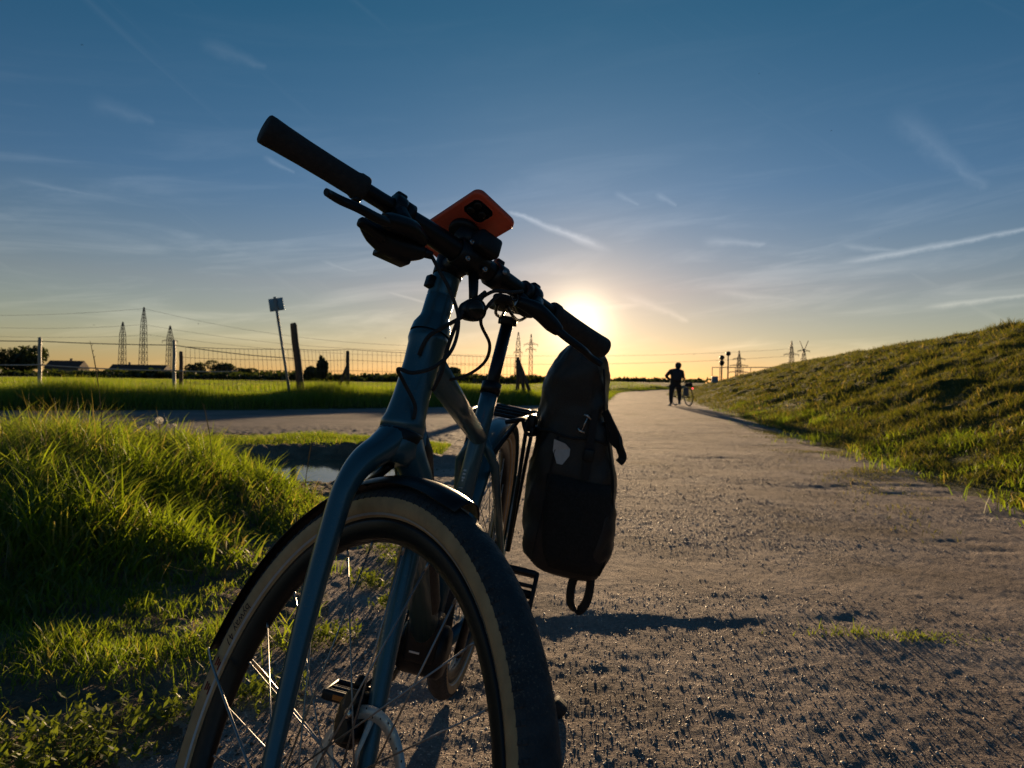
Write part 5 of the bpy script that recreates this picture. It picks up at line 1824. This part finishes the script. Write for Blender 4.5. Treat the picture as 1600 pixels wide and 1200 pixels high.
def mast_sig(u, vtop, discs, label, r):
    Y = skyline(u)
    t = pix(u, vtop, Y)
    z0 = hz(t.x, Y)
    o = empty('signal_mast', Matrix.Translation((t.x, Y, z0)), label=label, cat='signal', group='signal masts on the dike')
    h = t.z - z0
    MB().tube([(0, 0, -0.4), (0, 0, h)], r * 0.30, 8).build('pole', SIGD, o)
    for k in range(discs):
        MB().lathe([(0, -0.08), (r, -0.08), (r * 1.05, 0.0), (r, 0.08), (0, 0.08)], (0, -0.02, h - r * 1.0 - k * r * 2.15), (0, 1, 0), 20).build('signal_head', SIGD, o)
    if discs > 1:
        MB().box((0, 0, h - r * 3.6), (r * 1.5, 0.2, r * 1.6), bev=0.03).build('relay_box', SIGD, o)


mast_sig(1128, 555, 2, 'signal mast with two stacked dark discs on the dike', 0.20)
mast_sig(1138, 549, 1, 'taller signal mast with a single round head on the dike', 0.19)
Y = skyline(1150)
mb = MB()
tops = [(u, pix(u, 574, skyline(u))) for u in range(1113, 1212, 12)]
rl = empty('railing', Matrix.Identity(4), label='low railing along the crest at the far end of the dike', cat='railing')
MB().tube([p for _, p in tops], 0.035, 6).build('rail', LATT, rl)
for u, p in tops[:6]:
    MB().tube([Vector((p.x, p.y, hz(p.x, p.y) - 0.2)), p], 0.03, 6).build('post', LATT, rl)
p = pix(1117, 583, skyline(1117) - 1)
zb = hz(p.x, p.y)
MB().box((p.x, p.y, zb + 0.25), (0.45, 0.35, 0.7), bev=0.03).build('control_box', pbr('blue_grey_box', (0.16, 0.22, 0.28), 0.5), label='small blue-grey control box left of the signals', cat='box')

# ------------------------------------------------------------------ the walker with a bicycle on the path
JACKET = pbr('dark_jacket', (0.020, 0.020, 0.022), 0.8, 0.0, 0.3, 8.0, 0.4, 40.0)
TROUSER = pbr('dark_trousers', (0.022, 0.020, 0.024), 0.85, 0.0, 0.3, 8.0)
SKIN = pbr('skin', (0.36, 0.20, 0.14), 0.6, 0.0, 0.1, 20.0)
HAIR = pbr('dark_hair', (0.018, 0.013, 0.010), 0.6, 0.0, 0.2, 40.0)
SHOE = pbr('pale_shoes', (0.40, 0.38, 0.36), 0.7)
PY_ = 27.5
pp = pix(1052, 632, PY_)
PER_M = Matrix.Translation((pp.x, PY_, hz(pp.x, PY_))) @ Matrix.Diagonal((1.14, 1.05, 1.0, 1.0))
per = empty('person', PER_M, label='person in dark clothes standing astride on the path, pushing off beside a bicycle', cat='person')


def skin_grow(name, chains, mat, parent):
    """one continuous surface grown over connected joints; chains: list of lists of (x, y, z, r)"""
    pts, rad, idx, edges = [], [], {}, []
    for ch in chains:
        prev = None
        for (x, y, z, r) in ch:
            k = (round(x, 3), round(y, 3), round(z, 3))
            if k not in idx:
                idx[k] = len(pts)
                pts.append((x, y, z))
                rad.append(r)
            if prev is not None:
                edges.append((prev, idx[k]))
            prev = idx[k]
    bm = bmesh.new()
    lay = bm.verts.layers.skin.verify()
    vs = [bm.verts.new(p) for p in pts]
    for a, b in edges:
        bm.edges.new((vs[a], vs[b]))
    for v, r in zip(vs, rad):
        v[lay].radius = (r, r)
    vs[0][lay].use_root = True
    me = bpy.data.meshes.new(name)
    bm.to_mesh(me)
    bm.free()
    o = add_obj(name, me, parent)
    me.materials.append(mat)
    sk = o.modifiers.new('skin', 'SKIN')
    sk.use_smooth_shade = True
    sb = o.modifiers.new('sub', 'SUBSURF')
    sb.levels = sb.render_levels = 2
    return o


hip = (0.06, 0.0, 0.86, 0.165)
skin_grow('body', [
    [hip, (0.07, 0.0, 1.02, 0.19), (0.09, 0.04, 1.20, 0.21), (0.11, 0.07, 1.34, 0.15), (0.14, 0.10, 1.42, 0.055), (0.17, 0.14, 1.49, 0.085), (0.18, 0.15, 1.60, 0.085)],
    [hip, (-0.04, 0.0, 0.78, 0.095), (-0.07, 0.02, 0.44, 0.062), (-0.08, -0.02, 0.10, 0.042), (-0.10, 0.03, 0.04, 0.045), (-0.12, 0.14, 0.03, 0.032)],
    [hip, (0.15, 0.02, 0.78, 0.095), (0.23, 0.16, 0.50, 0.062), (0.21, 0.02, 0.16, 0.042), (0.21, 0.06, 0.10, 0.045), (0.22, 0.16, 0.08, 0.032)],
    [(0.11, 0.07, 1.34, 0.15), (-0.10, 0.05, 1.32, 0.085), (-0.27, -0.02, 1.12, 0.065), (-0.08, 0.16, 1.00, 0.038), (-0.02, 0.22, 0.98, 0.03)],
    [(0.11, 0.07, 1.34, 0.15), (0.29, 0.08, 1.31, 0.080), (0.35, 0.14, 1.12, 0.060), (0.42, 0.36, 1.06, 0.038), (0.46, 0.44, 1.05, 0.03)]], JACKET, per)
# hair, back pack, shoes, trouser legs
MB().lathe([(0.0, 0.125), (0.05, 0.118), (0.09, 0.085), (0.106, 0.03), (0.103, -0.03), (0.085, -0.09), (0.055, -0.13), (0.0, -0.14)], (0.175, 0.13, 1.545), (0.05, 0.10, 1), 20).build('hair', HAIR, per)
rings = []
for z, hw_, dp in ((0.93, 0.10, 0.05), (0.96, 0.15, 0.085), (1.10, 0.165, 0.105), (1.26, 0.155, 0.095), (1.36, 0.12, 0.065), (1.39, 0.07, 0.03)):
    rings.append([(0.075 + (z - 0.9) * 0.05 + hw_ * math.copysign(abs(math.cos(t)) ** 0.6, math.cos(t)), -0.17 + (z - 0.9) * 0.08 + dp * math.copysign(abs(math.sin(t)) ** 0.6, math.sin(t)), z) for t in [2 * math.pi * k / 24 for k in range(24)]])
MB().loft(rings).build('backpack', pbr('dark_backpack', (0.025, 0.022, 0.028), 0.8), per, subsurf=1)
for (x, y, z) in ((-0.11, 0.08, 0.03), (0.215, 0.10, 0.08)):
    MB().box((x, y, z), (0.085, 0.25, 0.06), bev=0.02).build('shoe', SHOE, per)
for ch in ([(-0.04, 0.0, 0.80), (-0.07, 0.02, 0.44), (-0.078, -0.01, 0.16)], [(0.15, 0.02, 0.80), (0.23, 0.16, 0.50), (0.212, 0.03, 0.22)]):
    MB().tube(ch, [0.112, 0.078, 0.062], 14, curve=5).build('trouser_leg', TROUSER, per)
for (x, y, z) in ((-0.02, 0.23, 0.98), (0.47, 0.46, 1.05)):
    MB().tube([(x, y - 0.03, z), (x, y + 0.03, z), (x + 0.005, y + 0.08, z - 0.01)], [0.022, 0.036, 0.020], 10, curve=3).build('hand', SKIN, per)

wpt = pix(1074, 632, 27.6)
WB_M = Matrix.Translation((wpt.x, 27.35, hz(wpt.x, 27.35))) @ Matrix.Rotation(math.radians(106), 4, 'Z') @ Matrix.Rotation(math.radians(-4), 4, 'X')
wbk = empty('bicycle', WB_M, label='bicycle with bags and a red tail light beside the standing person', cat='bicycle')
WPAINT = pbr('pale_blue_frame', (0.16, 0.24, 0.26), 0.4)
for nm, x in (('rear_wheel', 0.0), ('front_wheel', 1.05)):
    w_ = empty(nm, None, wbk)
    MB().lathe([(0.335 + 0.018 * math.cos(t), 0.018 * math.sin(t)) for t in [2 * math.pi * k / 10 for k in range(11)]], (x, 0, 0.353), (0, 1, 0), 40).build('tyre', RUBBER, w_)
    MB().lathe([(0.322, -0.01), (0.308, -0.01), (0.308, 0.01), (0.322, 0.01), (0.322, -0.01)], (x, 0, 0.353), (0, 1, 0), 40).build('rim', STEEL, w_)
    mb = MB()
    for k in range(18):
        t = 2 * math.pi * k / 18
        mb.tube([(x, 0.03 * (-1) ** k, 0.353), (x + 0.31 * math.cos(t), 0, 0.353 + 0.31 * math.sin(t))], 0.0022, 4)
    mb.build('spokes', DULLSTEEL, w_, kind='stuff')
    MB().lathe([(0, -0.05), (0.025, -0.05), (0.025, 0.05), (0, 0.05)], (x, 0, 0.353), (0, 1, 0), 12).build('hub', BLACK, w_)
mb = MB()
for pts in ([(0.44, 0, 0.30), (0.30, 0, 0.80)], [(0.44, 0, 0.30), (0.86, 0, 0.72)], [(0.31, 0, 0.72), (0.84, 0, 0.82)], [(0.83, 0, 0.86), (0.88, 0, 0.66)]):
    mb.tube(pts, 0.018, 10)
for sd in (-1, 1):
    mb.tube([(0.44, sd * 0.03, 0.30), (0, sd * 0.06, 0.353)], 0.010, 8)
    mb.tube([(0.32, sd * 0.015, 0.70), (0, sd * 0.06, 0.353)], 0.009, 8)
    mb.tube([(0.88, sd * 0.05, 0.66), (1.05, sd * 0.05, 0.353)], 0.012, 8)
mb.build('frame', WPAINT, wbk)
MB().tube([(0.30, 0, 0.80), (0.27, 0, 0.93)], 0.014, 8).build('seat_post', BLACK, wbk)
MB().tube([(0.14, 0, 0.96), (0.20, 0, 0.965), (0.30, 0, 0.96), (0.42, 0, 0.95)], [0.03, 0.085, 0.05, 0.02], 12, sy=0.35, up=(0, 1, 0)).build('saddle', SADDLE, wbk)
MB().tube([(0.83, 0, 0.86), (0.80, 0, 1.02)], 0.013, 8).build('stem', BLACK, wbk)
MB().tube([(0.66, 0.29, 1.05), (0.78, 0.20, 1.05), (0.82, 0, 1.03), (0.78, -0.20, 1.05), (0.66, -0.29, 1.05)], 0.013, 8, curve=5).build('handlebar', BLACK, wbk)
MB().tube([(-0.32, 0, 0.73), (0.20, 0, 0.73)], 0.05, 8, sy=0.15, up=(0, 1, 0)).build('luggage_rack', BLACK, wbk)
MB().box((-0.06, 0, 0.82), (0.28, 0.20, 0.14), bev=0.04).build('rack_bag', JACKET, wbk)
for sd in (1,):
    MB().box((-0.05, sd * 0.13, 0.55), (0.28, 0.11, 0.30), bev=0.035).build('side_bag', pbr('blue_grey_bag', (0.08, 0.10, 0.115), 0.7), wbk)
tl, T_, o_ = material('lit_tail_lamp')
e_ = T_.node('ShaderNodeEmission')
T_.put(e_.inputs[0], T_.mix(T_.noise(T_.node('ShaderNodeTexCoord').outputs['Object'], 60.0), (1.0, 0.04, 0.06), (1.0, 0.08, 0.10)))
e_.inputs[1].default_value = 2.0
T_.l.new(e_.outputs[0], o_.inputs[0])
MB().lathe([(0, -0.012), (0.026, -0.010), (0.030, 0.0), (0, 0.002)], (-0.335, 0, 0.68), (1, 0, 0), 16).build('tail_light', tl, wbk)
for x in (-0.02, 0.36):
    MB().box((x, -0.075, 0.10), (0.05, 0.03, 0.06), bev=0.012).build('white_reflector', WHITE, wbk)

# ------------------------------------------------------------------ birds
BIRD = pbr('bird_feathers', (0.02, 0.02, 0.02), 0.8)
for (u, v, Y, s_, lab) in ((128, 70, 60, 0.16, 'highest bird in the upper left sky'), (1299, 204, 60, 0.12, 'small bird in the sky above the dike'), (1186, 115, 60, 0.10, 'small bird in the upper right sky'), (1375, 372, 60, 0.12, 'small bird above the crossed pylon'),
                           (1084, 554, 55, 0.16, 'low bird over the walker'), (310, 506, 60, 0.12, 'small bird right of the left masts'), (147, 508, 60, 0.12, 'small bird left of the left masts'), (602, 528, 60, 0.12, 'small bird left of the head tube')):
    p = pix(u, v, Y)
    mb = MB()
    mb.tube([(-0.5 * s_, 0.1 * s_, 0), (-0.1 * s_, 0, 0.02 * s_), (0.35 * s_, 0, 0.02 * s_), (0.6 * s_, 0, 0)], [0.02 * s_, 0.13 * s_, 0.11 * s_, 0.03 * s_], 8)
    for sd in (-1, 1):
        mb._add([(-0.1 * s_, 0, 0.04 * s_), (0.2 * s_, 0, 0.04 * s_), (0.02 * s_, sd * 0.55 * s_, 0.30 * s_), (-0.25 * s_, sd * 1.05 * s_, 0.18 * s_), (-0.2 * s_, sd * 0.5 * s_, 0.24 * s_)], [[0, 1, 2, 3, 4]])
    o = mb.build('bird', BIRD, label=lab, cat='bird', group='birds in the sky')
    o.location = p
    o.rotation_euler = (0.2, 0.1, u * 0.01)
